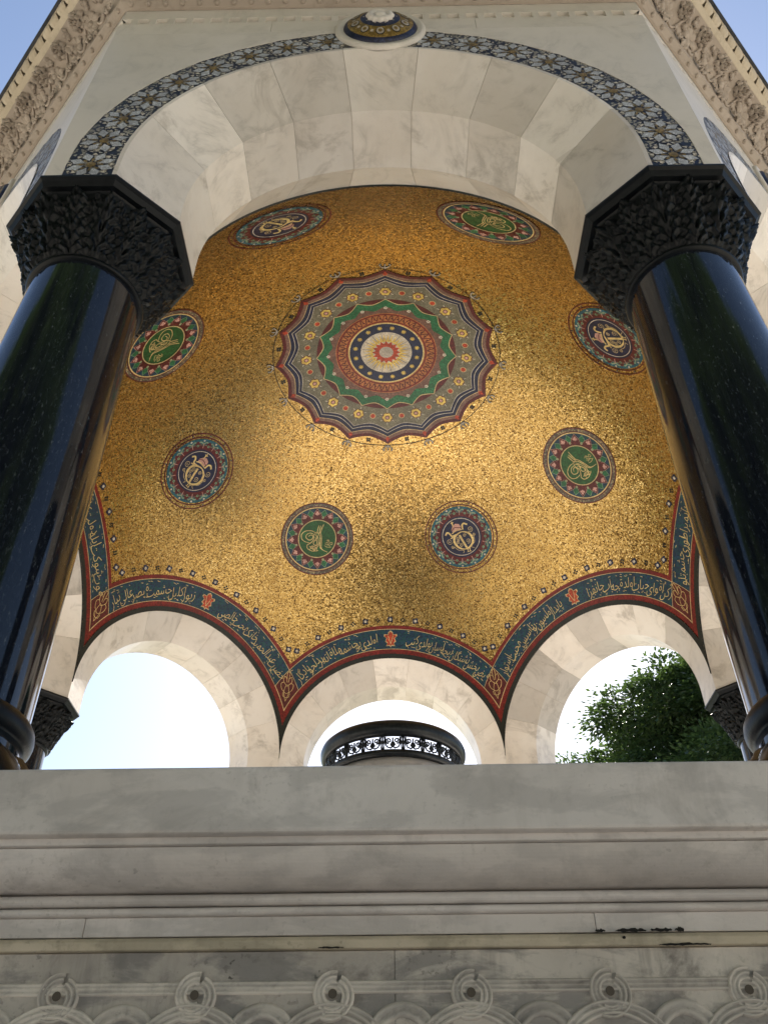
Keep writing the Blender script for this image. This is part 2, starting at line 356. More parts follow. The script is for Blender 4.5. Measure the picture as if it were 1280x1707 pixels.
for a0, a1, r0, r1 in ((75, 300, .030, .022), (-120, 60, .036, .025)):
    ribbed(m2, [((r0 + (r1 - r0) * t) * math.cos(R(a0 + (a1 - a0) * t)), (r0 + (r1 - r0) * t) * math.sin(R(a0 + (a1 - a0) * t))) for t in [i / 26 for i in range(27)]], .025, .009 if a0 > 0 else .0105, 3)
m2.add([(.0085 * math.cos(a), -3.8575, .0085 * math.sin(a)) for a in [k * PI / 6 for k in range(12)]] + [(0, -3.8555, 0)], [(k, (k + 1) % 12, 12) for k in range(12)], 1)
HOLE = NT('drilled_hole_shade'); HOLE.set(Roughness=1); HOLE.b.inputs['Base Color'].default_value = L(88, 80, 72)  # dark colour stands in for the shade inside a drilled hole
kn = m2.mesh('carved_knot', [MB_CARV, HOLE.mat], True)
m3 = M(); ribbed(m3, [(.112 * math.sin(a), -.150 + .112 * math.cos(a)) for a in [R(-178 + i * 356 / 60) for i in range(61)]], .028, .011, 3); rg = m3.mesh('carved_ring', MB_CARV, True)
m4 = M(); ribbed(m4, [(.066 * math.sin(a), -.135 + .085 * math.cos(a)) for a in [R(-105 + i * 210 / 36) for i in range(37)]], .030, .009, 2); wv = m4.mesh('carved_loop', MB_CARV, True)
for k in VIS:
    place('ribbed_band', kb, pan, R(45 * k)); 
    for x in knots:
        for nm, me, dx, dz in (('carved_knot', kn, 0, -.012), ('carved_ring', rg, 0, 0.), ('carved_loop', wv, SP / 2, .012)):
            if abs(x + dx) > HB - .05: continue
            v = Vector((x + dx, 0, ZB + dz)); v.rotate(Matrix.Rotation(R(45 * k), 3, 'Z')); place(nm, me, pan, R(45 * k), v)

# black crust along the fillets, right of centre
CRUST = NT('black_crust'); CRUST.b.inputs['Base Color'].default_value = (.012, .011, .010, 1); CRUST.set(Roughness=1)
rc_ = random.Random(11)
for x0, x1, z, h in ((.405, .425, 2.0385, .007), (.445, .505, 2.0385, .008), (.512, .555, 2.039, .008), (.562, .578, 2.039, .010), (.525, .625, 2.0128, .006), (.455, .462, 2.026, .006), (-.135, -.085, 2.0135, .004)):
    m = M(); n = 14; up = []; dn = []
    for i in range(n + 1):
        x = x0 + (x1 - x0) * i / n; e = math.sin(PI * i / n) ** .4; up.append((x, -3.8695, z + h / 2 * e * rc_.uniform(.4, 1.2))); dn.append((x, -3.8695, z - h / 2 * e * rc_.uniform(.4, 1.2)))
    m.add(up + dn + [(x, -3.86, zz) for x, _, zz in up] , [(i, i + 1, n + 2 + i, n + 1 + i) for i in range(n)] + [(i, 2 * n + 2 + i, 2 * n + 3 + i, i + 1) for i in range(n)]); m.build('black_crust', CRUST.mat, pan)
# ---- columns
def octr(phi, ap):
    ps = (phi % (PI / 4)) - PI / 8; return ap / math.cos(ps)
ZC0, ZC1 = 4.865, ZAB - .045
def capital_mesh():
    NU, NV = 320, 60; rows = []
    for j in range(NV + 1):
        v = j / NV; row = []
        for i in range(NU):
            ph = 2 * PI * i / NU
            f = v ** 1.15; f2 = min(1, v * 1.25) ** 1.5
            ro = octr(ph, .374); r = .257 * (1 - f) + (ro * f2 + .36 * (1 - f2)) * f
            # relief
            h = 0
            for (cnt, off, v0, hv, wid) in ((8, .5, -.02, .62, .5), (8, 0, .05, .86, .42), (8, .5, .48, .5, .36)):
                u = ((ph / (2 * PI) * cnt - off + .5) % 1 - .5); b = (v - v0) / hv
                if 0 < b < 1:
                    ww = wid * (1 - b ** 2.6) * (.8 + .2 * math.cos(b * 30))
                    if abs(u) < ww:
                        q = abs(u) / ww
                        hh = (1 - q ** 2) ** .6 * (.55 + .45 * b) + .28 * math.cos(9 * (q * 1.4 - b * 2.2)) * (1 - q * .5) - (.25 if q < .08 else 0)
                        h = max(h, hh * .046)
            for (cnt, off, vc, rad) in ((8, .18, .74, .13), (8, -.18, .74, .13), (16, .25, .40, .085)):
                u = ((ph / (2 * PI) * cnt - off + .5) % 1 - .5) * 2 * PI / cnt * .34 / .36; dv = (v - vc) * .36
                q = math.hypot(u, dv)
                if q < rad * .42:
                    th = math.atan2(dv, u * (1 if off > 0 else -1)); h = max(h, .030 + .012 * math.cos(q / (rad * .42) * 2 * PI * 1.7 - th))
            e = min(1, v / .05, (1 - v) / .04) ; r += (h - .012) * max(0, e)
            r += (rng.random() - .5) * .0022
            row.append((r * math.cos(ph), r * math.sin(ph), ZC0 + v * (ZC1 - ZC0)))
        rows.append(row)
    m = M(); m.grid(rows, cv=True)
    m.lathe([(.240, ZC0 - .02), (.256, ZC0 - .018), (.263, ZC0 - .006), (.260, ZC0 + .006), (.245, ZC0 + .008)], 64)
    return m.mesh('capital', BRONZE, True)
CAPM = capital_mesh()
m = M(); rows = []
for ap_, z in ((.33, ZC1 - .012), (.386, ZC1 - .008), (AP - .004, ZC1 + .018), (AP + .010, ZAB - .018), (AP + .010, ZAB - .006), (AP + .002, ZAB - .002), (.2, ZAB - .002)):
    rows.append([(ap_ / cos8 * math.cos(k * PI / 4), ap_ / cos8 * math.sin(k * PI / 4), z) for k in range(8)])
m.grid(rows, cv=True); ABAM = m.mesh('abacus', BRONZE)
m = M(); prof = []
for i in range(13):
    t = i / 12; prof.append((.278 - .034 * t ** 1.35, 2.642 + t * (ZC0 - .02 - 2.642)))
m.lathe(prof, 96); SHAM = m.mesh('column', GRANITE, True)
m = M()
m.box(-.36, .36, -.36, .36, 2.284, 2.36)
tor = [(.345, 2.362)] + [(.325 + .045 * math.cos(a), 2.415 + .05 * math.sin(a)) for a in [-PI / 2 + i / 8 * PI for i in range(9)]] + [(.312, 2.47), (.298, 2.49), (.292, 2.515), (.30, 2.535)] + [(.298 + .026 * math.cos(a), 2.562 + .026 * math.sin(a)) for a in [-PI / 2 + i / 6 * PI for i in range(7)]] + [(.285, 2.59), (.283, 2.605), (.262, 2.612)]
m.lathe(tor, 64)
for i in range(16):                                                     # leaf spurs over the torus
    a = i * PI / 8; rows = []
    for j in range(6):
        t = j / 5; rad = .30 + .085 * math.sin(t * PI * .62); z = 2.50 - .13 * t; wdt = .055 * math.sin(PI * (.18 + .8 * t)) 
        rows.append([((rad + .012 * (1 - abs(s))) * math.cos(a + s * wdt / rad), (rad + .012 * (1 - abs(s))) * math.sin(a + s * wdt / rad), z) for s in (-1, -.5, 0, .5, 1)])
    m.grid(rows)
m.v = [(x * (.94 if z > 2.5 else 1), y * (.94 if z > 2.5 else 1), 2.284 + (z - 2.284) * 1.5 + .0405) for x, y, z in m.v]; BASM = m.mesh('column_base', BRONZE, True)
for k in range(8):
    a = R(22.5 + 45 * k)
    c = place('column', SHAM, pav, a, (RC * math.cos(a), RC * math.sin(a), 0))
    for nm, me in (('capital', CAPM), ('abacus', ABAM), ('column_base', BASM)): place(nm, me, c)

# ---- arches: facade slabs, voussoirs, mosaic band, stars, boss
RB0, RB1 = RF + .026, 1.466                 # mosaic band
HW = AF * tan8; DF = AF - .004
def arc(r, a):          # arch line on short vertical stilts: a < 0 and a > pi run down the jambs in metres
    if a < 0: return (r, Z0 + a)
    if a > PI: return (-r, Z0 - (a - PI))
    return (r * math.cos(a), Z0 + r * math.sin(a))
def angs(a0, a1, n):
    if a0 <= 0: a0 = 0; pre = [-ST]
    else: pre = []
    post = [PI + ST] if a1 >= PI else []
    mid = [a0 + (min(a1, PI) - a0) * i / n for i in range(n + 1)]
    if n in (24, 40): mid = sorted(mid + [x for x in extra if a0 < x < a1])
    return pre + mid + post
extra = []
def slab(m, poly_out, poly_in, d0, d1):
    """strip between two equally long (x,z) polylines, with thickness d0 (front) to d1 (back)"""
    n = len(poly_out); vs = []
    for d in (d0, d1):
        vs += [(x, -d, z) for x, z in poly_out] + [(x, -d, z) for x, z in poly_in]
    fs = []
    for i in range(n - 1):
        fs += [(i, i + 1, n + i + 1, n + i), (2 * n + i, 3 * n + i, 3 * n + i + 1, 2 * n + i + 1), (i, 2 * n + i, 2 * n + i + 1, i + 1), (n + i, n + i + 1, 3 * n + i + 1, 3 * n + i)]
    fs += [(0, n, 3 * n, 2 * n), (n - 1, 3 * n - 1, 4 * n - 1, 2 * n - 1)]
    m.add(vs, fs)
ZT0 = 6.905
extra += [math.atan2(ZT0 - Z0, HW), math.atan2(ZC + .05 - Z0, HW - .004), PI - math.atan2(ZC + .05 - Z0, HW - .004)]
# core behind the stones
m = M(); core = []
CO = .006
for a in angs(0, PI, 48):
    row = []
    for d, r in ((AF - .036, RB1 + .0), (AF - .036, RF + .02), (AF - .012, RF + CO), (YC + S / 2, R0 + CO), (YC - S / 2, R0 + CO), (AI + CO, RF + CO)):
        x, z = arc(r, a); row.append((x, -d, z))
    core.append(row)
m.grid(core)
# plain wall backing behind the facade slabs
outp = []; inp = []
for a in angs(0, PI, 40):
    p = arc(RB1 - .005, a); inp.append(p); cx, cz = math.cos(a), math.sin(a)
    if not 0 <= a <= PI: outp.append((math.copysign(HW - .004, p[0]), p[1])); continue
    t = min((HW - .004) / abs(cx) if abs(cx) > 1e-6 else 1e9, (ZC + .05 - Z0) / cz if cz > 1e-6 else 1e9); outp.append((cx * t, Z0 + cz * t))
m.add([(x, -(AF - .036), z) for x, z in outp] + [(x, -(AF - .036), z) for x, z in inp], [(i, i + 1, len(inp) + i + 1, len(inp) + i) for i in range(len(inp) - 1)])
ARCHM = m.mesh('arch', MORTAR)
arches = [place('arch', ARCHM, pav, R(45 * k)) for k in BAYS]
# voussoirs
NVO = 9; gap = .001
for j in range(NVO):
    a0, a1 = PI * j / NVO + (gap if j else 0), PI * (j + 1) / NVO - (gap if j < NVO - 1 else 0); rows = []
    for a in angs(a0, a1, 6):
        row = []
        for d, r in ((AF, RB0 - .002), (AF, RF + .003), (AF - .003, RF), (YC + S / 2, R0), (YC - S / 2, R0), (AI + .002, RF), (AI + .004, RF + .05)):
            x, z = arc(r, a); row.append((x, -d, z))
        rows.append(row)
    m = M(); m.grid(rows)
    n = 7; q = len(rows) - 1; m.f += [tuple(range(n)), tuple(reversed(range(q * n, (q + 1) * n)))]; m.m += [0, 0]
    me = m.mesh('voussoir', MB_ARCH)
    for k in BAYS: place('voussoir', me, arches[k])
# facade slabs (two spandrels, top course of three, band over the dentils)
def spandrel(sg):
    po, pi = [], []
    a_lo, a_hi = 0.001, PI / 2
    for a in angs(0, a_hi, 24):
        x, z = arc(RB1 + .001, a); pi.append((sg * x, z)); cx, cz = math.cos(a), math.sin(a)
        if a < 0: po.append((sg * HW, z)); continue
        t = min(HW / cx if cx > 1e-6 else 1e9, (ZT0 - Z0) / cz if cz > 1e-6 else 1e9); po.append((sg * max(cx * t, .001), Z0 + cz * t))
    m = M(); slab(m, po, pi, DF + .002, DF - .028); return m
for sg in (-1, 1):
    me = spandrel(sg).mesh('spandrel_slab', MB_FACE)
    for k in BAYS: place('spandrel_slab', me, arches[k])
ZD0, ZD1 = 7.055, 7.135
for x0, x1 in ((-HW, -.64), (-.638, .556), (.558, HW)):
    m = M(); slab(m, [(x0, ZD0), (x1, ZD0)], [(x0, ZT0 + .001), (x1, ZT0 + .001)], DF + .002, DF - .028); me = m.mesh('frieze_slab', MB_FACE)
    for k in BAYS: place('frieze_slab', me, arches[k])
m = M(); slab(m, [(-HW, ZC + .03), (HW, ZC + .03)], [(-HW, ZD1), (HW, ZD1)], DF + .002, DF - .028)
slab(m, [(-HW, ZD1), (HW, ZD1)], [(-HW, ZD0), (HW, ZD0)], DF - .020, DF - .03); me = m.mesh('dentil_course', MB_FACE)
dcs = [place('dentil_course', me, arches[k]) for k in BAYS]
DS = .1085; nd = int(2 * (HW - .03) / DS)
m = M(); m.box(-.0195, .0195, -DF - .0015, -DF + .02, ZD0, ZD1); dm = m.mesh('dentil', MB_FACE)
mj = M()
for i in range(nd + 1):
    x = (i - nd / 2) * DS
    for k in VIS:
        v = Vector((x, 0, 0)); v.rotate(Matrix.Rotation(0, 3, 'Z')); place('dentil', dm, arches[k], 0, v)
    mj.box(x - .0195, x + .0195, -DF - .0015, -DF + .02, ZD0, ZD1)
djm = mj.mesh('dentil_row', MB_FACE)
for k in BAYS:
    if k not in VIS: tag(place('dentil_row', djm, arches[k]), kind='stuff')
# mosaic band and stars
m = M(); rows = []
for a in angs(0, PI, 64):
    rows.append([(*((p := arc(r, a))[:1]), -(DF - .001), p[1]) for r in (RB0, RB1)])
m.grid(rows); bandm = m.mesh('star_band', M_SBG)
bands = [place('star_band', bandm, arches[k]) for k in BAYS]
def star_mesh():
    m = M(); d = DF + .0015; ro = .116; sq = 1.0
    def P(r, a, e=0): return (r * math.cos(a), -(d + e), r * math.sin(a))
    for q in range(8):
        a = q * PI / 4 + PI / 8
        tip = P(ro * 1.0, a); b = P(.036, a, .0006); l = P(.080, a + .325); r = P(.080, a - .325)
        m.add([tip, l, b, r], [(0, 1, 2, 3)], 0)
        # gold chips at the heart and white triangles between the points
        c = a + PI / 8
        m.add([P(.020, c), P(.058, c + .13), P(.058, c - .13)], [(0, 1, 2)], 2)
        m.add([P(.112, c), P(.092, c + .15), P(.092, c - .15)], [(0, 1, 2)], 1)
        m.add([P(.118, a + .10), P(.108, a + .22), P(.118, a + .3)], [(0, 1, 2)], 1)
    m.add([P(.024, q * PI / 4) for q in range(8)] + [P(0, 0, .001)], [(q, (q + 1) % 8, 8) for q in range(8)], 2)
    # dark ring that frames the star
    rows = [[P(.112, 2 * PI * i / 24, -.0008), P(.1175, 2 * PI * i / 24, -.0008)] for i in range(24)]; m.grid(rows, 3, cu=True)
    return m.mesh('mosaic_star', [M_ST, M_WHT, M_SGD, M_SBL])
STAR = star_mesh(); RM = (RB0 + RB1) / 2
for k in VIS:
    for sg in (-1, 1):
        for j in range(9):
            sl = .112 + j * .2335 - ST; th = sl / RM if sl > 0 else 0
            x, z = (RM * math.cos(th), RM * math.sin(th) + Z0) if sl > 0 else (RM, Z0 + sl)
            x *= sg; rot = Matrix.Rotation(-sg * th, 4, 'Y')
            place('mosaic_star', STAR, bands[k], mat=Matrix.Translation((x, 0, z)) @ rot)
# boss
BZ = 6.885
def boss_mesh():
    m = M()
    def lat(prof, mi, n=48):
        m.grid([[(r * math.cos(2 * PI * k / n), -(DF + h * .7), BZ + r * math.sin(2 * PI * k / n)) for k in range(n)] for r, h in prof], mi, cv=True)
    lat([(.262, 0), (.262, .02), (.252, .034), (.238, .036), (.226, .028), (.216, .03), (.21, .022)], 0)
    lat([(.214, .02), (.205, .045), (.190, .058)], 1)
    lat([(.190, .058), (.17, .074), (.14, .092), (.115, .102)], 2)
    lat([(.115, .102), (.09, .110), (.07, .112)], 1)
    def dome_at(r): return (.058 + (.19 - r) / .075 * .044) * .7
    for q in range(10):
        a = 2 * PI * q / 10 + PI / 2; r = .150; h = dome_at(r) + .004
        cx, cz = r * math.cos(a), r * math.sin(a)
        for rad, mi, e in ((.026, 3, 0), (.022, 4, .0015), (.011, 2, .003)):
            pts = []
            for t in range(12):
                b = 2 * PI * t / 12; px, pz = cx + rad * math.cos(b), cz + rad * math.sin(b); rr_ = math.hypot(px, pz); pts.append((px, -(DF + dome_at(rr_) + .004 + e), BZ + pz))
            m.add(pts, [tuple(range(12))], mi)
        a2 = a + PI / 10; m.add([(.153 * math.cos(a2 + dx) * f, -(DF + dome_at(.153 * f) + .004), BZ + .153 * math.sin(a2 + dx) * f) for dx, f in ((-.05, .93), (.05, .93), (.06, 1.04), (-.06, 1.04))], [(0, 1, 2, 3)], 4)
        m.add([(.093 * math.cos(a2 + dx) * f, -(DF + .081), BZ + .093 * math.sin(a2 + dx) * f) for dx, f in ((-.05, .95), (.05, .95), (.05, 1.05), (-.05, 1.05))], [(0, 1, 2, 3)], 4)
    return m.mesh('mosaic_boss', [MB_FACE, M_SBL, M_SGD, M_BLK, M_LGR], True)
BOSS = boss_mesh()
m = M(); n = 60; rows = []
for r, h in ((.074, .105), (.078, .125), (.068, .142), (.052, .146), (.042, .134), (.036, .130), (.03, .142), (.02, .150), (.002, .152)):
    h = h * .7
    rows.append([(r * (1 + .07 * math.cos(12 * 2 * PI * k / n) * (1 if r > .045 else 0)) * math.cos(2 * PI * k / n), -(DF + h), BZ + r * (1 + .07 * math.cos(12 * 2 * PI * k / n) * (1 if r > .045 else 0)) * math.sin(2 * PI * k / n)) for k in range(n)])
m.grid(rows, cv=True); ROSM = m.mesh('marble_rosette', MB_FACE, True)
for k in VIS: place('mosaic_boss', BOSS, arches[k]); place('marble_rosette', ROSM, arches[k])

# ---- cornice
CP_BEAD = [(.0, ZC), (.016, ZC), (.020, ZC + .003), (.050, ZC + .022), (.050, ZC + .028), (.056, ZC + .031)]
CP_COVE = [(.056, ZC + .031)] + [(.056 + .205 * (1 - math.cos(t)), ZC + .031 + .224 * math.sin(t)) for t in [i / 10 * PI / 2 * .92 for i in range(1, 11)]]
o1, z1 = CP_COVE[-1]
CP_ROLL = [(o1, z1)] + [(o1 + .004 + .016 * (1 - math.cos(a)), z1 + .016 + .016 * -math.cos(a / 1.0) * .9) for a in [i / 6 * PI for i in range(7)]] + [(o1 + .012, z1 + .04)]
o2, z2 = CP_ROLL[-1]
CP_OUT = [(o2, z2), (o2 + .006, z2 + .03), (o2 + .026, z2 + .065), (o2 + .055, z2 + .095), (o2 + .066, z2 + .1)]
o3, z3 = CP_OUT[-1]
corn = None
for nm, prof, mt, sm in (('cornice', CP_COVE, SAND, True), ('bead_fillet', CP_BEAD, SAND, False), ('roll_moulding', CP_ROLL, SANDL, True), ('leaf_moulding', CP_OUT, SANDL, True), ('lead_drip_edge', [(o3, z3), (o3 + .020, z3 - .004), (o3 + .022, z3 + .018), (o3 - .1, z3 + .05), (.0, z3 + .10), (-1.2, z3 + .35)], LEAD, False)):
    m = M(); octring(m, [(AF + o, z) for o, z in prof]); ob = m.build(nm, mt, pav if corn is None else corn, fixn=True)
    if corn is None: corn = ob
def on_prof(prof, t, x):
    """point, tangent across and outward normal on a profile, near-bay frame"""
    ls = [math.dist(prof[i], prof[i + 1]) for i in range(len(prof) - 1)]; tot = sum(ls); s = t * tot
    for i, l in enumerate(ls):
        if s <= l or i == len(ls) - 1: break
        s -= l
    f = s / l; (a, b), (c, d) = prof[i], prof[i + 1]
    o, z = a + (c - a) * f, b + (d - b) * f; to, tz = (c - a) / l, (d - b) / l
    p = Vector((x, -(AF + o), z)); tv = Vector((0, -to, tz)); nv = Vector((0, -tz, -to)); return p, tv, nv
def mat_on(prof, t, x, rot=0, sx=1, lift=0):
    p, tv, nv = on_prof(prof, t, x); xv = Vector((1, 0, 0)); yv = nv.cross(xv)      # yv roughly across
    Mx = Matrix(((xv.x, yv.x, nv.x), (xv.y, yv.y, nv.y), (xv.z, yv.z, nv.z))).to_4x4()
    return Matrix.Translation(p + nv * lift) @ Mx @ Matrix.Rotation(rot, 4, 'Z') @ Matrix.Scale(sx, 4)
def put(name, me, prof, items, parent):
    for k in VIS:
        rz = Matrix.Rotation(R(45 * k), 4, 'Z')
        for it in items: place(name, me if not isinstance(me, list) else me[random.randrange(len(me))], parent, mat=rz @ mat_on(prof, *it))
HC = lambda o: (AF + o) * tan8
m = M(); rows = [[(.0165 * math.cos(a) * math.cos(b), .0165 * math.cos(a) * math.sin(b), .017 * math.sin(a)) for b in [2 * PI * k / 10 for k in range(10)]] for a in (-.2, .3, .75, 1.15, 1.5)]
m.grid(rows, cv=True); bead = m.mesh('bead', SAND, True)
nb = int(2 * (HC(.04) - .03) / .104)
put('bead', bead, CP_BEAD[2:4], [(.5, (i - nb / 2) * .104) for i in range(nb + 1)], corn)
def one_leaf(m, o, a, ln, wd, rise, curl, rg_, lob=3):
    """crumpled serrated leaf from point o, pointing along a, rising then curling over"""
    rows = []; n = 9; ca, sa = math.cos(a), math.sin(a)
    for i in range(n + 1):
        t = i / n; w = wd * math.sin(PI * min(1, .10 + .90 * t)) ** .75 * (.72 + .28 * abs(math.cos(lob * PI * t))) + .002
        h = rise * math.sin(PI * .62 * t) - curl * max(0, t - .62) ** 2 * 6; row = []
        for s_ in (-1, -.62, -.3, 0, .3, .62, 1):
            x, y = ln * t, s_ * w
            hh = h * (1 - .25 * abs(s_)) + .007 * math.cos(s_ * 7 + t * 9) * t - (.006 if s_ == 0 else 0) - (.012 * abs(s_) ** 3) + rg_.uniform(-.0022, .0022)
            row.append((o[0] + ca * x - sa * y, o[1] + sa * x + ca * y, o[2] + hh))
        rows.append(row)
    m.grid(rows)
def vine_leaf(seed, lobes=5, rad=.075, hgt=.024):          # palmate vine leaf: several serrated lobes from one stalk
    rg_ = random.Random(seed); m = M()
    for q in range(lobes):
        a = (q - (lobes - 1) / 2) * 1.12 + rg_.uniform(-.12, .12) + PI / 2
        one_leaf(m, (0, -rad * .25, .006), a, rad * (1.15 - .10 * abs(q - (lobes - 1) / 2)) * rg_.uniform(.92, 1.08), rad * .40, hgt, .03, rg_, 3)
    return m.mesh('carved_leaf', SAND, True)
def rosette(seed, rad=.072):                               # upright tuft of curled acanthus leaves
    rg_ = random.Random(seed); m = M()
    for ring, (n, l, r) in enumerate(((8, 1.0, .034), (6, .68, .052), (4, .38, .060))):
        for q in range(n):
            one_leaf(m, (0, 0, .004 + .010 * ring), 2 * PI * q / n + ring * .5 + rg_.uniform(-.15, .15), rad * l * rg_.uniform(.88, 1.12), rad * .34 * l ** .5, r, .05, rg_, 4)
    return m.mesh('carved_rosette', SAND, True)
leafs = [vine_leaf(s) for s in range(4)]; rosl = [rosette(20 + s) for s in range(3)]; smal = [vine_leaf(40 + s, 3, .048, .022) for s in range(3)]
def grapes(seed):
    rg_ = random.Random(seed); m = M()
    for i in range(26):
        t = rg_.random(); wd = .030 * (1 - t * .75); x, y = rg_.uniform(-1, 1) * wd, -.06 + t * .12; z = .012 + .012 * (1 - t) + rg_.uniform(-.004, .006); r = .0095
        m.grid([[(x + r * math.cos(a) * math.cos(b), y + r * math.cos(a) * math.sin(b), z + r * math.sin(a)) for b in [2 * PI * k / 6 for k in range(6)]] for a in (-.4, .3, .9, 1.5)], cv=True)
    return m.mesh('carved_grapes', SAND, True)
grp = [grapes(s) for s in range(3)]
PITCH = .235; ncl = int(2 * (HC(.12) - .08) / PITCH); rr1 = random.Random(3)
xs = [(i - ncl / 2) * PITCH for i in range(ncl + 1)]
put('carved_rosette', rosl, CP_COVE, [(.80, x + rr1.uniform(-.01, .01), rr1.uniform(0, 6), rr1.uniform(.92, 1.08)) for x in xs], corn)
put('carved_leaf', leafs, CP_COVE, [(.50, x + PITCH / 2 + rr1.uniform(-.015, .015), rr1.uniform(0, 6), rr1.uniform(.85, 1.05)) for x in xs[:-1]], corn)
put('carved_leaf', smal, CP_COVE, [(.60 + rr1.uniform(-.03, .03), x + .075, rr1.uniform(0, 6), rr1.uniform(.8, 1.2)) for x in xs[:-1]] + [(.22, x + .10, rr1.uniform(0, 6), rr1.uniform(.8, 1.2)) for x in xs[:-1]] + [(.86, x + PITCH / 2, rr1.uniform(0, 6), .9) for x in xs[:-1]], corn)
put('carved_grapes', grp, CP_COVE, [(.20, x + .02, .9 + rr1.uniform(-.3, .3), 1.0) for x in xs], corn)
stems = M()
for i in range(len(xs) - 1):
    pts = []
    for q in range(15):
        t = q / 14; x = xs[i] + t * PITCH; pp, tv, nv = on_prof(CP_COVE, .46 + .26 * math.sin(t * 2 * PI), x); pts.append(pp + nv * .005)
    stems.tube(pts, .009, 6)
stm = stems.mesh('carved_vine', SAND, True)
for k in VIS: place('carved_vine', stm, corn, R(45 * k))
# tongue leaves of the outer moulding
m = M(); rows = []
for j in range(7):
    t = j / 6; wdt = .043 * math.sin(PI * (.12 + .80 * t)) ** .7
    rows.append([(s * wdt, -.05 + .11 * t, .004 + .026 * math.sin(PI * t * .95) + .010 * (1 - abs(s)) - (.006 if abs(s) < .1 else 0)) for s in (-1, -.6, -.25, 0, .25, .6, 1)])
m.grid(rows); tong = m.mesh('tongue_leaf', SANDL, True)
nt_ = int(2 * (HC(o2) - .03) / .098)
put('tongue_leaf', tong, CP_OUT, [(.48, (i - nt_ / 2) * .098, 0, 1, .003) for i in range(nt_ + 1)], corn)

# ---- roof above (outside dome)
m = M(); m.lathe([(3.75, z3 + .08), (3.7, z3 + .3), (3.55, z3 + .42)] + [(3.5 * math.cos(a), z3 + .42 + 2.3 * math.sin(a)) for a in [i / 10 * PI / 2 for i in range(11)]], 64)
m.build('roof_dome', COPPER, pav, True)

# ------------------------------------------------------------------ gold dome
def sph(d, off=0): return CEN + d * (RS - off)
m = M(); rows = []
NA, NB_ = 72, 40     # each of 8 bays: sphere sector trimmed at the arch circle (beta >= 22.5 deg), meridian mitres
def bay_vec(k): a = R(-90 + 45 * k); n = Vector((math.cos(a), math.sin(a), 0)); t = n.cross(Vector((0, 0, 1))); return n, t
def bdir(n, t, be, al): return n * math.cos(be) + (t * math.cos(al) + Vector((0, 0, 1)) * math.sin(al)) * math.sin(be)
BE0 = T8
for k in BAYS:
    n, t = bay_vec(k); rows = []
    for i in range(NB_ + 1):
        f = math.sin(PI / 2 * (-1 + 2 * i / NB_)); th = f * T8                    # azimuth within the bay
        # lower limit: arch circle at this azimuth -> elevation
        ca = math.cos(BE0) / math.cos(th); el0 = math.acos(min(1, ca)); row = []
        for j in range(NA + 1):
            el = el0 + (PI / 2 - el0) * j / NA
            d = (n * math.cos(th) + t * math.sin(th)) * math.cos(el) + Vector((0, 0, 1)) * math.sin(el); row.append(sph(d))
        rows.append(row)
    m.grid(rows)
dome = m.build('mosaic_dome', GOLD, pav, True); dome['label'] = 'shimmering gold mosaic dome interior'
bmd = bmesh.new(); bmd.from_mesh(dome.data); bmesh.ops.remove_doubles(bmd, verts=bmd.verts, dist=.0005); bmd.to_mesh(dome.data); bmd.free()

# 2-D drawing on the sphere ------------------------------------------------
class Draw:
    def __init__(s, c, up, rad, mats):
        s.c = c.normalized(); s.u = (up - s.c * up.dot(s.c)).normalized(); s.r = s.c.cross(s.u); s.R = rad; s.m = M(); s.mats = mats; s.ix = {mt.name: i for i, mt in enumerate(mats)}
    def P(s, x, y, lay):
        rho = math.hypot(x, y) * s.R
        if rho < 1e-9: return sph(s.c, .003 + .0013 * lay)
        f = math.sin(rho) / (rho / s.R); return sph(s.c * math.cos(rho) + (s.r * x + s.u * y) * f, .003 + .0013 * lay)
    def zone(s, r0, r1, mt, lay=1, n=64, nr=3):
        f0 = r0 if callable(r0) else (lambda a: r0); f1 = r1 if callable(r1) else (lambda a: r1); rows = []
        for i in range(n):
            a = 2 * PI * i / n; b, c = f0(a), f1(a)
            rows.append([s.P((b + (c - b) * j / nr) * math.sin(a), (b + (c - b) * j / nr) * math.cos(a), lay) for j in range(nr + 1)])
        s.m.grid(rows, s.ix[mt.name], cu=True)
    def poly(s, pts, mt, lay=2):
        cx = sum(p[0] for p in pts) / len(pts); cy = sum(p[1] for p in pts) / len(pts); n = len(pts)
        s.m.add([s.P(cx, cy, lay)] + [s.P(x, y, lay) for x, y in pts], [(0, 1 + i, 1 + (i + 1) % n) for i in range(n)], s.ix[mt.name])
    def dot(s, x, y, r, mt, lay=2, n=10): s.poly([(x + r * math.cos(2 * PI * i / n), y + r * math.sin(2 * PI * i / n)) for i in range(n)], mt, lay)
    def line(s, pts, wd, mt, lay=3, smooth=True, closed=False):
        if smooth and len(pts) > 2: pts = spline(pts, 6, closed)
        L_, N = [], len(pts)
        for i, (x, y) in enumerate(pts):
            a = pts[(i - 1) % N] if (closed or i) else pts[i]; b = pts[(i + 1) % N] if (closed or i < N - 1) else pts[i]
            tx, ty = b[0] - a[0], b[1] - a[1]; l = math.hypot(tx, ty) or 1; w = wd(i / max(1, N - 1)) if callable(wd) else wd
            L_.append([s.P(x - ty / l * w / 2, y + tx / l * w / 2, lay), s.P(x + ty / l * w / 2, y - tx / l * w / 2, lay)])
        s.m.grid(L_, s.ix[mt.name], cu=closed)
    def at(s, a, pts, r=0): # polar placed local points: local y radial outwards at angle a (clockwise from up), origin at radius r
        return [(math.sin(a) * (r + y) + math.cos(a) * x, math.cos(a) * (r + y) - math.sin(a) * x) for x, y in pts]
    def build(s, name, parent): return s.m.build(name, s.mats, parent)
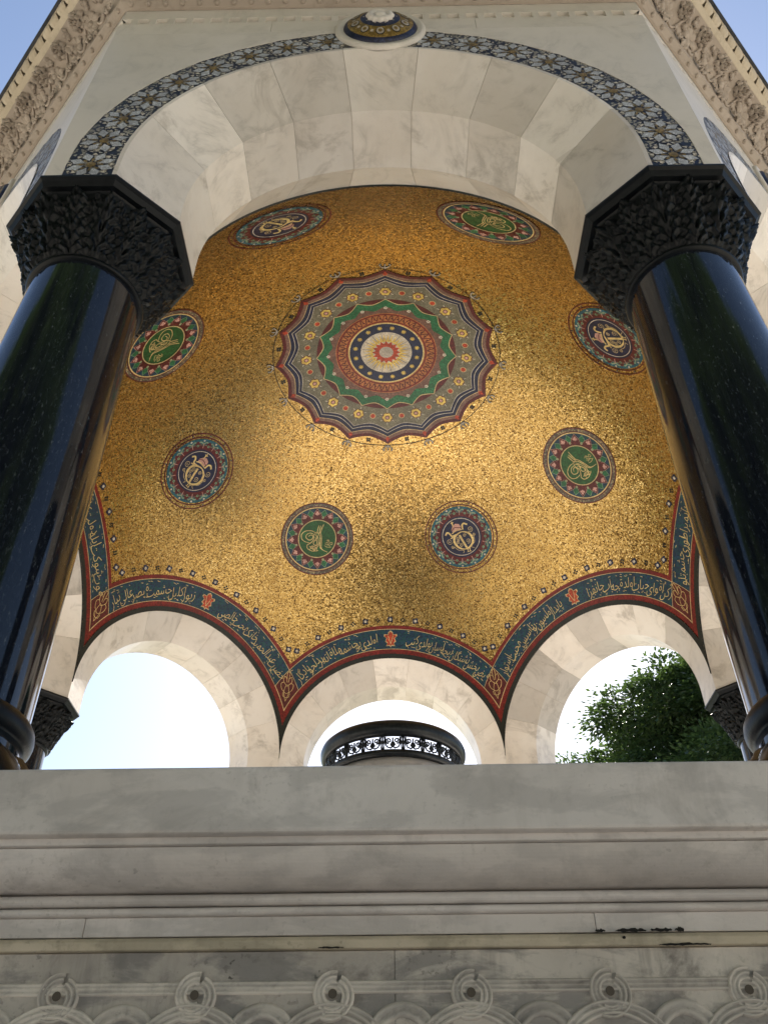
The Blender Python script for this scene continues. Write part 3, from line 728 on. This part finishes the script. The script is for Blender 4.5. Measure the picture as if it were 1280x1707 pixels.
def spline(p, k=6, closed=False):
    out = []; n = len(p)
    for i in range(n if closed else n - 1):
        g = (lambda j: p[j % n]) if closed else (lambda j: p[max(0, min(n - 1, j))])
        a, b, c, d = g(i - 1), g(i), g(i + 1), g(i + 2)
        for q in range(k):
            t = q / k; out.append(tuple(.5 * (2 * b[e] + (c[e] - a[e]) * t + (2 * a[e] - 5 * b[e] + 4 * c[e] - d[e]) * t * t + (3 * b[e] - a[e] - 3 * c[e] + d[e]) * t ** 3) for e in (0, 1)))
    if not closed: out.append(p[-1])
    return out
def spiral(cx, cy, r, turns, a0, sg=1, n=26): return [(cx + r * (1 - .85 * i / n) * math.cos(a0 + sg * turns * 2 * PI * i / n), cy + r * (1 - .85 * i / n) * math.sin(a0 + sg * turns * 2 * PI * i / n)) for i in range(n + 1)]

ALLM = [M_RED, M_MAR, M_ORG, M_BLU, M_NAV, M_TEA, M_GRN, M_GR2, M_GGY, M_MAU, M_TAU, M_WHT, M_PAL, M_PNK, M_BLK, M_GLD, M_YEL, M_CRM, M_GRY, M_LGR, M_OCH]
# central rosette
D = Draw(Vector((0, 0, 1)), Vector((0, -1, 0)), R(21.55), ALLM)
N16 = 16
def scal(cusp, mid, p=1.7): return lambda a: mid + (cusp - mid) * abs(2 * ((a / (2 * PI) * N16) % 1) - 1) ** p
D.zone(.0, .225, M_WHT, 1); D.zone(.225, .325, M_NAV, 1); D.zone(.322, .334, M_GLD, 2, nr=1); D.zone(.325, .445, M_OCH, 1)
D.zone(.342, .356, M_RED, 2, nr=1); D.zone(.422, .438, M_RED, 2, nr=1); D.zone(.445, .53, M_MAU, 1)
D.zone(lambda a: .50 + .02 * math.cos(N16 * a), scal(.612, .555), M_GR2, 2, 256); D.zone(scal(.612, .555), scal(.620, .563), M_CRM, 3, 256, 1)
D.zone(.53, .612, M_MAR, 1, 128); D.zone(.612, scal(.865, .80), M_GGY, 1, 256)
D.zone(scal(.838, .775), scal(.905, .845), M_NAV, 2, 256, 2); D.zone(scal(.868, .806), scal(.874, .812), M_WHT, 3, 256, 1); D.zone(scal(.838, .775), scal(.843, .78), M_WHT, 3, 256, 1)
D.zone(scal(.865, .80), scal(.98, .915), M_TAU, 1, 256); D.zone(scal(.945, .885), scal(.985, .915), M_MAR, 2, 256); D.zone(scal(.907, .847), scal(.913, .853), M_CRM, 3, 256, 1)
D.zone(.997, 1.003, M_BLK, 2, 192, 1)
for i in range(48):     # zig-zag vine of the brown ring
    a = 2 * PI * i / 48
    D.line(D.at(a, [(-.026, -.026), (-.013, .02), (.0, .026), (.013, -.02), (.026, -.026)], .389), .009, M_MAR, 2)
    D.dot(*D.at(a, [(0, -.012 if i % 1 else 0)], .384)[0], .008, M_MAR, 2, 6)
for i in range(16):
    a = 2 * PI * i / 16; b = a + PI / 16
    D.poly(D.at(a, [(-.026, .078), (0, .128), (.026, .078), (0, .045)], 0), M_ORG, 3)
    for dx in (-.5, .5): D.poly(D.at(a + dx * PI / 16, [(-.016, .115), (-.006, .16), (0, .205), (.008, .155), (.014, .12)], 0), M_YEL, 2)
    D.line(D.at(b, [(0, .13), (0, .222)], 0), .0035, M_GRY, 3, False)
    for q in range(4):   # stars of the navy ring
        c = q * PI / 4; dx, dy = .021 * math.cos(c), .021 * math.sin(c)
        D.line(D.at(b, [(-dx, .274 - dy), (dx, .274 + dy)], 0), .007, M_YEL, 2, False)
    for q in range(5): D.dot(*D.at(a, [(.011 * math.cos(q * 1.257), .512 + .011 * math.sin(q * 1.257))])[0], .0075, M_WHT, 4, 6)
    # gold daisies with rays
    cx, cy = D.at(a, [(0, .708)])[0]
    for q in range(6):
        c = q * PI / 3 + .5 - a; D.line([(cx, cy), (cx + .076 * math.cos(c), cy + .076 * math.sin(c))], .006, M_WHT, 2, False)
    D.dot(cx, cy, .052, M_MAR, 3, 14)
    for q in range(6):
        c = q * PI / 3 - a; D.dot(cx + .028 * math.cos(c), cy + .028 * math.sin(c), .0205, M_YEL, 4, 8)
    D.dot(cx, cy, .022, M_MAR, 5, 10); D.dot(cx, cy, .015, M_PNK, 6, 8)
    x, y = D.at(b, [(0, .70)])[0]; D.dot(x, y, .0285, M_CRM, 2, 14); D.dot(x, y, .0225, M_ORG, 3, 12)
    # cusp jewels, outer flowers and fleurs-de-lis
    D.poly(D.at(a, [(-.022, .93), (0, .962), (.022, .93), (0, .905)]), M_ORG, 4)
    for q in range(4): D.dot(*D.at(b, [(.014 * math.cos(q * PI / 2 + .78), .952 + .014 * math.sin(q * PI / 2 + .78))])[0], .0105, M_BLK, 2, 6)
    for pts in ([(0, .995), (0, 1.055)], [(0, 1.012), (-.03, 1.022), (-.043, 1.047), (-.028, 1.055)], [(0, 1.012), (.03, 1.022), (.043, 1.047), (.028, 1.055)], [(-.022, 1.008), (.022, 1.008)]):
        D.line(D.at(a, pts), .014, M_BLK, 2); D.line(D.at(a, pts), .008, M_LGR, 3)
D.zone(0, .062, M_LGR, 4, 24)
ros = D.build('rosette', dome); ros['label'] = 'large round rosette of sixteen lobes at the crown of the dome'

# round medallions
def base_rings(D, c_out):
    D.zone(.972, 1.0, M_MAR, 1, 72, 1); D.zone(.872, .90, M_MAR, 1, 72, 1)
def tughra(D, s=1, x0=0, y0=0):
    f = lambda pts: [((x - 630) / 430 * s + x0, (545 - y) / 430 * s + y0) for x, y in pts]
    G = M_GLD; th = .016 * s
    for pts in ([(608, 388), (609, 440), (612, 492)], [(632, 385), (633, 440), (640, 500)], [(660, 362), (652, 420), (652, 482)],
                [(612, 470), (650, 505), (672, 560), (684, 625), (715, 655), (790, 672)], [(640, 462), (668, 500), (690, 575), (705, 640), (740, 662)],
                [(588, 480), (535, 470), (470, 490), (437, 535), (450, 585), (500, 612), (570, 612)], [(580, 505), (535, 498), (498, 525), (498, 562), (540, 582), (574, 560), (572, 525), (545, 520), (520, 545)],
                [(600, 470), (582, 520), (590, 570), (560, 620), (535, 640), (545, 680), (600, 700), (650, 690), (680, 675)], [(620, 500), (650, 560), (665, 620), (640, 650), (600, 640), (570, 660)],
                [(600, 530), (640, 590), (630, 640)], [(560, 650), (610, 675), (660, 650)], [(610, 560), (600, 610), (640, 630), (655, 600)], [(575, 690), (600, 650), (630, 690), (650, 655), (665, 690)], [(598, 500), (625, 540), (600, 590)]):
        D.line(f(pts), lambda t: th * (.75 + .5 * math.sin(PI * t)), G, 4)
    for pts in ([(740, 540), (760, 530), (755, 560), (735, 575)], [(770, 525), (785, 560), (810, 545)], [(740, 590), (775, 580), (800, 600)], [(735, 605), (770, 615), (815, 605)], [(790, 570), (820, 575), (815, 545)], [(760, 560), (780, 575), (765, 595)]):
        D.line(f(pts), .011 * s, G, 4)
def monogram(D):
    f = lambda pts: [((x - 605) / 480, (585 - y) / 480) for x, y in pts]; G = M_GLD
    D.line(f([(560, 545), (515, 580), (500, 640), (525, 700), (570, 740), (625, 755), (690, 735), (735, 690), (745, 630), (720, 570), (670, 535), (620, 525)]), lambda t: .022 + .04 * abs(math.sin(2 * PI * t + .6)), G, 4, True, True)
    D.line(f([(590, 560), (610, 640), (640, 745)]), .058, G, 4)
    D.poly(f([(505, 470), (530, 430), (575, 400), (625, 415), (640, 460), (625, 500), (570, 500), (520, 510)]), M_PNK, 4)
    D.line(f([(540, 360), (542, 430)]), .03, G, 5, False); D.line(f([(520, 385), (562, 378)]), .022, G, 5, False); D.line(f([(510, 480), (550, 450), (600, 455), (640, 470)]), .02, M_MAR, 5); D.line(f([(500, 520), (560, 490), (640, 495)]), .028, G, 5)
    D.line(f([(410, 520), (440, 490), (470, 510), (490, 550), (550, 545)]), .044, G, 4); D.line(f([(655, 500), (660, 445), (690, 425), (730, 450)]), .044, G, 4)
    D.line(f([(465, 575), (520, 560), (575, 540)]), .03, G, 5)
    for cx, cy, r, a0, sg in ((440, 610, 40, .5, 1), (748, 515, 40, 2.5, -1), (460, 690, 22, 0, 1), (775, 595, 22, 3, -1), (560, 600, 28, 1, 1), (680, 660, 34, 2, -1), (575, 695, 26, 4, 1), (655, 580, 24, 0, -1), (545, 650, 24, 2, 1)):
        D.line(f(spiral(cx, cy, r, 1.6, a0, sg, 16)), .012, M_CRM, 3)
    D.line(f([(480, 690), (520, 745), (590, 770), (575, 800)]), .012, M_CRM, 3); D.line(f([(770, 620), (760, 690), (700, 740), (740, 770)]), .012, M_CRM, 3)
    for x in (645, 672): D.line(f([(x, 758), (x, 798)]), .022, G, 5, False)
    for y in (758, 798): D.line(f([(630, y), (688, y)]), .014, G, 5, False)
MEDR = R(7.75)
def green_medallion(c, up):
    D = Draw(c, up, MEDR, ALLM); base_rings(D, 0)
    D.zone(.90, .972, M_GRY, 1, 72, 1); D.zone(.845, .872, M_GLD, 1, 72, 1); D.zone(.55, .845, M_BLU, 1, 72); D.zone(.51, .64, M_MAR, 2, 96); D.zone(0, .51, M_GRN, 1, 48, 4); D.zone(.505, .528, M_CRM, 4, 64, 1)
    for i in range(40): D.dot(*D.at(2 * PI * i / 40, [(0, .936 + (.02 if i % 2 else -.02))])[0], .010, M_WHT, 2, 5)
    for i in range(12):
        a = 2 * PI * i / 12; b = a + PI / 12
        D.poly(D.at(a, [(-.10, .70), (0, .83), (.10, .70), (0, .60)]), M_PAL, 3); D.poly(D.at(a, [(-.088, .70), (0, .813), (.088, .70), (0, .61)]), M_GR2, 4)
        D.poly(D.at(b, [(-.125, .665), (0, .835), (.125, .665), (.06, .55), (-.06, .55)]), M_PNK, 4); D.poly(D.at(b, [(-.115, .665), (0, .82), (.115, .665), (.06, .54), (-.06, .54)]), M_MAR, 5)
        for x, y, r in ((0, .735, .032), (-.038, .69, .03), (.038, .69, .03), (0, .665, .024), (0, .70, .022)): D.dot(*D.at(b, [(x, y)])[0], r, M_PNK, 6, 7)
        D.dot(*D.at(a, [(0, .60)])[0], .034, M_CRM, 5, 8); D.dot(*D.at(a, [(0, .60)])[0], .026, M_PAL, 6, 8)
    tughra(D); return D
def blue_medallion(c, up):
    D = Draw(c, up, MEDR, ALLM); base_rings(D, 0)
    D.zone(.60, .84, M_TEA, 1, 72); D.zone(.50, .615, M_NAV, 1, 48, 1); D.zone(0, .50, M_NAV, 1, 48, 4); D.zone(.565, lambda a: .66 + .12 * abs(math.cos(7 * a)) ** 3, M_MAR, 3, 168)
    D.zone(.503, .520, M_WHT, 4, 64, 1)
    for i in range(14):
        a = 2 * PI * i / 14; b = a + PI / 14
        D.dot(*D.at(a, [(0, .665)])[0], .034, M_PAL, 5, 8); D.dot(*D.at(a, [(0, .665)])[0], .018, M_GR2, 6, 6)
        D.line(D.at(b, [(-.13, .70), (-.09, .76), (0, .72), (.09, .76), (.13, .70)]), .034, M_PAL, 3); D.line(D.at(b, [(-.11, .67), (0, .695), (.11, .67)]), .02, M_GGY, 4)
        D.line(D.at(b, [(0, .60), (0, .72)]), .016, M_PNK, 5, False); D.dot(*D.at(b, [(0, .80)])[0], .027, M_WHT, 3, 8)
    for i in range(12): D.dot(*D.at(2 * PI * i / 12, [(0, .936)])[0], .022, M_NAV, 2, 6); D.dot(*D.at(2 * PI * i / 12, [(0, .936)])[0], .009, M_WHT, 3, 5)
    for i in range(36): D.dot(*D.at(2 * PI * i / 36 + .08, [(0, .936)])[0], .007, M_MAR, 2, 5)
    monogram(D); return D
POLAR = R(43.76)
for k in range(8):
    a = R(22.5 + 45 * k); c = Vector((math.sin(POLAR) * math.cos(a), math.sin(POLAR) * math.sin(a), math.cos(POLAR)))
    if k % 2 == 0: o = green_medallion(c, Vector((0, 0, 1))).build('medallion', dome); o['label'] = 'round medallion with gold calligraphic cipher on green'
    else: o = blue_medallion(c, Vector((0, 0, 1))).build('medallion', dome); o['label'] = 'round medallion with crowned gold monogram on navy blue'

# inscription bands round the arches -------------------------------------------
B1, B2, B3, B4 = R(23.4), R(24.42), R(28.6), R(29.38)
def amit(be): return math.acos(min(1, math.tan(T8) / math.tan(be)))
def ablue(be): return math.acos(max(-1, min(1, (math.cos(B3) - math.cos(be) * math.cos(PI / 4)) / (math.sin(be) * math.sin(PI / 4)))))
def strip(m, k, b0, b1, fa, mi, lay, n=72, nb_=3):
    nn, t = bay_vec(k); rows = []
    for i in range(n + 1):
        row = []
        for j in range(nb_ + 1):
            be = b0 + (b1 - b0) * (j / nb_) ** (2.2 if nb_ > 8 else 1); a0 = fa(be); al = a0 + (PI - 2 * a0) * i / n; row.append(sph(bdir(nn, t, be, al), .003 + .0013 * lay))
        rows.append(row)
    m.grid(rows, mi)
ISO = {'ا': (0xFE8D, 2), 'آ': (0xFE81, 2), 'ب': (0xFE8F, 4), 'پ': (0xFB56, 4), 'ت': (0xFE95, 4), 'ث': (0xFE99, 4), 'ج': (0xFE9D, 4), 'چ': (0xFB7A, 4), 'ح': (0xFEA1, 4), 'خ': (0xFEA5, 4), 'د': (0xFEA9, 2), 'ر': (0xFEAD, 2), 'ز': (0xFEAF, 2),
       'س': (0xFEB1, 4), 'ش': (0xFEB5, 4), 'ص': (0xFEB9, 4), 'ض': (0xFEBD, 4), 'ط': (0xFEC1, 4), 'ع': (0xFEC9, 4), 'غ': (0xFECD, 4), 'ف': (0xFED1, 4), 'ق': (0xFED5, 4), 'ک': (0xFB8E, 4), 'گ': (0xFB92, 4), 'ل': (0xFEDD, 4), 'م': (0xFEE1, 4), 'ن': (0xFEE5, 4), 'ه': (0xFEE9, 4), 'و': (0xFEED, 2), 'ی': (0xFBFC, 4)}
def shape(word):
    out = []
    for i, ch in enumerate(word):
        base, nf = ISO[ch]; pj = i > 0 and ISO[word[i - 1]][1] == 4; nj = nf == 4 and i < len(word) - 1
        out.append(chr(base + (3 if pj and nj else 1 if pj else 2 if nj else 0)))
    return ''.join(reversed(out))
_wc = {}
def word_mesh(wd):
    if wd in _wc: return _wc[wd]
    c = bpy.data.curves.new('inscription_text', 'FONT'); c.body = shape(wd); c.size = 1; c.resolution_u = 2; c.offset = -.010
    o = bpy.data.objects.new('inscription_text', c); col.objects.link(o); bpy.context.view_layer.update()
    me = o.evaluated_get(bpy.context.evaluated_depsgraph_get()).to_mesh()
    vs = [(v.co.x, v.co.y) for v in me.vertices]; fs = [tuple(p.vertices) for p in me.polygons]
    bpy.data.objects.remove(o); bpy.data.curves.remove(c); _wc[wd] = (vs, fs); return _wc[wd]
def write(m, k, text, a_left, a_right, mi):
    """Arabic line between two arch angles (left edge first), baseline along the lower edge of the blue band"""
    nn, t = bay_vec(k); words = text.split(); lay = []; x = 0
    for wd in reversed(words):                                     # visual order, left to right
        vs, fs = word_mesh(wd); x0 = min(v[0] for v in vs); x1 = max(v[0] for v in vs); wdt = x1 - x0
        lay.append((x - x0, vs, fs, x, wdt)); x += wdt * .88 + .02
    tot = x - .06; span = a_left - a_right
    for off, vs, fs, xs_, wdt in lay:
        pts = []
        for vx, vy in vs:
            X = (vx + off) / tot; yy = vy * 1.02 + .04 + .34 * ((vx + off - xs_) / max(wdt, .3) - .5) * min(1, wdt / 1.2)    # each word climbs to the right
            al = a_left - X * span; be = B2 + (B3 - B2) * min(.97, max(.03, .24 + .62 * yy)); pts.append(sph(bdir(nn, t, be, al), .0085))
        m.add(pts, fs, mi)
    rr_ = random.Random(k * 7 + len(text))
    for i in range(34):                                            # vowel marks and dots
        al = a_left - span * rr_.random(); be = B2 + (B3 - B2) * rr_.choice((rr_.uniform(.78, .93), rr_.uniform(.08, .2))); q = rr_.uniform(.0016, .0042)
        m.add([sph(bdir(nn, t, be + dy, al + dx), .0085) for dx, dy in ((-q * 2.4, -.0011), (q * 2.4, .0005), (q * 2.4, .0022), (-q * 2.4, .0007))], [(0, 1, 2, 3)], mi)
TXT = {3: ('پایدار اولسون بو تاسیس محبت استوار', 'رکن اقوای حیات اولدقجه آب جانفزا'), 4: ('اولدی بو چشمه ملاقاته بر دلجو یادگار', 'فیض بخش تشنگان نیجه لسان بولدی کتب'),
       5: ('زیور اکلیل حشمت قیصر عالی تبار', 'حضرت عبدالحمید خانک محب خالصی'), 2: ('یعنی آلمان ایمپراطوری حشمتلو', 'شرف قدومیله بو شهر مسرت'), 6: ('ذات شاهانه ویلهلم ثانی'.replace('ذ', 'د'), 'قوت شوکت ایله دولت عالی')}
def flower(kind):
    m = M()
    def disc(x, y, r, mi, z, n=8): m.add([(x + r * math.cos(2 * PI * i / n), y + r * math.sin(2 * PI * i / n), z) for i in range(n)], [tuple(range(n))], mi)
    if kind == 0:
        for q in range(4): disc(.0205 * math.cos(q * PI / 2 + .78), .0205 * math.sin(q * PI / 2 + .78), .0185, 0, 0)
        disc(0, 0, .0165, 1, .0015)
    else:
        for q in range(4): disc(.0175 * math.cos(q * PI / 2), .0175 * math.sin(q * PI / 2), .011, 2, 0, 6)
    return m.mesh('mosaic_flower', [M_NAV, M_WHT, M_BLK])
FLW = [flower(0), flower(1)]
for k in BAYS:
    nn, t = bay_vec(k)
    m = M(); strip(m, k, BE0 + .0004, B1, lambda b: (amit(b) - .012) if b > BE0 + 1e-4 else 0, 0, 6, 128, 16)
    m.grid([[sph(bdir(nn, t, BE0 - .0002, PI * i / 128), e) for e in (-.004, .003 + .0013 * 6)] for i in range(129)])
    o = m.build('arch_border', M_BND, dome)
    m = M()
    strip(m, k, B1, B2, amit, 0, 2, 96, 2); strip(m, k, B3, B4, amit, 0, 2, 96, 2); strip(m, k, B2, B3, ablue, 1, 2, 96, 3)
    strip(m, k, B2 - .0009, B2 + .0009, amit, 2, 3, 96, 1); strip(m, k, B3 - .0009, B3 + .0009, ablue, 2, 3, 96, 1)
    # corner lozenge shared with the next bay: overlap of both bands
    n2, _ = bay_vec(k + 1); rows = []
    def both(ba, bb):
        ca, cb = math.cos(ba), math.cos(bb); c4 = math.cos(PI / 4); x = (ca - cb * c4) / (1 - c4 * c4); y = (cb - ca * c4) / (1 - c4 * c4)
        h = nn * x + n2 * y; z2_ = max(0, 1 - h.length_squared); return h + Vector((0, 0, 1)) * math.sqrt(z2_)
    for i in range(7): rows.append([sph(both(B2 + (B3 - B2) * i / 6, B2 + (B3 - B2) * j / 6), .0056) for j in range(7)])
    m.grid(rows, 3)
    for edge in range(4):
        pts = [both(*((B2 + (B3 - B2) * i / 6, e) if edge < 2 else (e, B2 + (B3 - B2) * i / 6))) for i in range(7) for e in ((B2 if edge % 2 else B3),)]
        e2 = [both(*((B2 + (B3 - B2) * i / 6, e) if edge < 2 else (e, B2 + (B3 - B2) * i / 6))) for i in range(7) for e in ((B2 if edge % 2 else B3) + .0018,)]
        m.grid([[sph(a, .0072), sph(b, .0072)] for a, b in zip(pts, e2)], 2)
    # palmette inside the lozenge
    cc = both((B2 + B3) / 2, (B2 + B3) / 2).normalized(); DD = Draw(cc, Vector((0, 0, 1)), 1, [M_RED, M_BLU, M_CRM, M_MAR, M_GLD, M_ORG, M_BLK, M_WHT, M_NAV]); DD.m = m
    Q = .05
    for sg in (-1, 1):
        for pts in ([(0, -.7), (.18, -.2), (.05, .2)], [(0, -.3), (.35, -.1), (.45, .2), (.25, .3)], [(0, .1), (.3, .35), (.25, .6), (.08, .5)], [(0, -.5), (.2, -.45), (.25, -.25)], [(.05, .3), (.1, .75), (0, .9)]):
            DD.line([(sg * x * Q, y * Q * 1.35) for x, y in pts], .0017, M_GLD, 4)
    # red palmette at the crown of the band
    cb = bdir(nn, t, (B2 + B3) / 2, PI / 2); DD = Draw(cb, Vector((0, 0, 1)), 1, DD.mats); DD.m = m; Q = .03
    blob = [(0, .95), (.25, .75), (.3, .5), (.7, .55), (.75, .3), (.45, .1), (.6, -.3), (.35, -.45), (.5, -.8), (.1, -.75), (0, -.95)]
    full = blob + [(-x, y) for x, y in reversed(blob[1:-1])]
    DD.poly([(x * Q * 1.12, y * Q * 1.1) for x, y in full], M_CRM, 4); DD.poly([(x * Q * .95, y * Q * .95) for x, y in full], M_ORG, 5)
    for sg in (-1, 1): DD.line([(0, -.6 * Q), (sg * .2 * Q, 0), (sg * .3 * Q, .4 * Q)], .0022, M_CRM, 6)
    if k in TXT:
        ae = ablue(B2 + .3 * (B3 - B2)) + .03
        write(m, k, TXT[k][0], PI - ae, PI / 2 + .13, 4); write(m, k, TXT[k][1], PI / 2 - .13, ae, 4)
    o = m.build('inscription_band', [M_RED, M_BLU, M_CRM, M_MAR, M_GLD, M_ORG, M_BLK, M_WHT, M_NAV], dome)
    if k == 4: o['label'] = 'blue and red band of gold Ottoman script over the far arch'
    # little flowers along the band
    if k in (2, 3, 4, 5, 6):
        for i in range(17):
            be = B4 + R(1.25); a0 = amit(be) + .045; al = a0 + (PI - 2 * a0) * i / 16
            d = bdir(nn, t, be, al); u = (Vector((0, 0, 1)) - d * d.z).normalized(); r_ = d.cross(u)
            mt = Matrix(((r_.x, u.x, -d.x), (r_.y, u.y, -d.y), (r_.z, u.z, -d.z))).to_4x4(); mt.translation = sph(d, .004)
            place('mosaic_flower', FLW[i % 2], dome, mat=mt)

# ------------------------------------------------------------------ well head in the middle
well = empty('well_head', (.012, 0, 2.3205)); tag(well, 'round marble well drum with black openwork iron rim under the dome', 'well head')
z0 = -2.3205 + .144
m = M(); m.lathe([(.60, 0), (.60, .12), (.52, .16), (.495, .2), (.475, 3.74 + z0), (.45, 3.79 + z0), (.2, 3.79 + z0)], 72); m.build('drum', MB_BASE, well, True)
m = M(); m.lathe([(.40, 3.785 + z0), (.478, 3.782 + z0), (.490, 3.795 + z0), (.490, 3.812 + z0), (.478, 3.826 + z0), (.462, 3.83 + z0), (.44, 3.82 + z0), (.40, 3.785 + z0)], 72); m.build('lower_ring', IRON, well, True)
m = M(); m.lathe([(.455, 3.925 + z0), (.478, 3.920 + z0), (.495, 3.930 + z0), (.508, 3.955 + z0), (.510, 3.985 + z0), (.500, 4.012 + z0), (.480, 4.03 + z0), (.455, 4.03 + z0), (.440, 4.0 + z0), (.440, 3.95 + z0), (.455, 3.925 + z0)], 72); m.build('rim', IRON, well, True)
NP = 22; pw = 2 * PI / NP; m = M()
def cyl(u, v): a = u * pw - PI / 2; return (.470 * math.cos(a), .470 * math.sin(a), 3.826 + .102 * v + z0)
for x in (-.5, ): m.tube([cyl(x, 0), cyl(x, 1)], .007, 6)
m.tube([cyl(-.44, .0), cyl(-.40, .3), cyl(-.44, .5), cyl(-.40, .7), cyl(-.44, 1)], .004, 5); m.tube([cyl(.44, .0), cyl(.40, .3), cyl(.44, .5), cyl(.40, .7), cyl(.44, 1)], .004, 5)
for sg in (-1, 1):
    m.tube([cyl(sg * (.20 + x * .9), .60 + y * 1.0) for x, y in [(.17 * (1 - .8 * i / 16) * math.cos(-PI / 2 * 1 + i / 16 * 2 * PI * 1.4), .2 * (1 - .8 * i / 16) * math.sin(-PI / 2 + i / 16 * 2 * PI * 1.4)) for i in range(17)]], .0055, 5)
    m.tube([cyl(sg * .36, .85), cyl(sg * .38, .5), cyl(sg * .28, .18), cyl(sg * .1, .10), cyl(0, .2)], .0058, 5)
    m.tube([cyl(sg * .02, .5), cyl(sg * .10, .32), cyl(0, .2)], .008, 5)
    m.tube([cyl(sg * .5, .5), cyl(sg * .36, .5)], .008, 5)
m.tube([cyl(0, .2), cyl(0, .8)], .006, 5); m.tube([cyl(-.5, .93), cyl(0, .93), cyl(.5, .93)], .005, 5)
spm = m.mesh('scroll_panel', IRON, True)
for i in range(NP): place('scroll_panel', spm, well, i * pw)

# ------------------------------------------------------------------ trees
def tree_meshes(seed, H, CRr, nclump=520, per=120, leaf=.17):
    r = np.random.default_rng(seed); rd = random.Random(seed)
    tm = M(); th = H * .42
    tp = [(0, 0, -.2), (.1, .05, th * .3), (-.05, .1, th * .7), (.1, 0, th), (.15, .05, H * .75)]
    tm.tube(tp, [.55, .42, .36, .3, .1], 12)
    lobes = []
    for i in range(30):
        a = i * 2.4 + rd.uniform(-.3, .3); f = (i + .5) / 30; z = H * (.28 + .62 * f); rad = CRr * (.95 if f < .5 else 1.0) * math.sqrt(max(.05, 1 - ((f - .35) / .75) ** 2)) * rd.uniform(.5, .82)
        c = np.array([rad * math.cos(a), rad * math.sin(a), z]); lobes.append((c, CRr * rd.uniform(.24, .36)))
        s = Vector((0, 0, th * (.6 + .5 * f)))
        e = Vector(c); mid = (s + e) / 2 + Vector((0, 0, .3)); tm.tube([s, mid, e], [.16, .1, .03], 7)
    lobes.append((np.array([0, 0, H * .88]), CRr * .42)); lobes.append((np.array([.3, .2, H * .68]), CRr * .55))
    V = []; sizes = np.array([l[1] ** 2 for l in lobes]); pr = sizes / sizes.sum()
    cen = []
    for i in range(nclump):
        c, rad = lobes[r.choice(len(lobes), p=pr)]; d = r.normal(size=3); d /= np.linalg.norm(d)
        if d[2] < -.35: d[2] *= -.6
        q = rad * (r.uniform(.66, 1.02)); p = c + d * q * np.array([1, 1, .78]); cen.append((p, d))
        # spray: flattened fan of leaves pointing outwards and drooping
        n = per; o = r.normal(size=(n, 3)) * np.array([.30, .30, .12]) * (.8 + .5 * r.random()); o[:, 2] -= .25 * (o[:, 0] ** 2 + o[:, 1] ** 2)
        pos = p + o
        dirv = o + d * .25 + r.normal(size=(n, 3)) * .12; dirv[:, 2] -= .10; dirv /= np.linalg.norm(dirv, axis=1)[:, None]
        up = np.array([0, 0, 1.]) + r.normal(size=(n, 3)) * .45 + d * .3; side = np.cross(dirv, up); side /= np.linalg.norm(side, axis=1)[:, None] + 1e-9
        ln = leaf * r.uniform(.7, 1.25, (n, 1)); wd = ln * .24
        a = pos; b = pos + dirv * ln * .5 + side * wd; c2 = pos + dirv * ln; d2 = pos + dirv * ln * .5 - side * wd
        V.append(np.stack([a, b, c2, d2], 1).reshape(-1, 3))
    V = np.concatenate(V); nf = len(V) // 4
    me = bpy.data.meshes.new('crown'); me.vertices.add(len(V)); me.vertices.foreach_set('co', V.astype(np.float32).ravel())
    me.loops.add(nf * 4); me.loops.foreach_set('vertex_index', np.arange(nf * 4, dtype=np.int32)); me.polygons.add(nf)
    me.polygons.foreach_set('loop_start', np.arange(0, nf * 4, 4, dtype=np.int32)); me.polygons.foreach_set('loop_total', np.full(nf, 4, dtype=np.int32))
    me.materials.append(LEAF); me.update(calc_edges=True)
    return tm.mesh('trunk', BARK, True), me
TM, CM = tree_meshes(5, 16.2, 7.2, 2300, 150, .17)
def tree(loc, rz, s, label, group=None):
    e = empty('tree', loc); e.rotation_euler = (0, 0, rz); e.scale = (s, s, s); tag(e, label, 'tree', group)
    place('trunk', TM, e); place('crown', CM, e); return e
tree((11.05, 19.6, 0), R(75), .975, 'dense green tree seen through the right rear arch')
for x, y, rz, s in ((-9.5, -14.5, 40, 1.2), (-2.5, -17.0, 130, 1.25), (3.6, -17.5, 250, 1.2), (-17, -12, 200, 1.1), (13, -21, 320, 1.15)):
    tree((x, y, 0), R(rz), s, 'park tree behind the viewer, mirrored dark in the polished columns', 'trees behind the viewer')
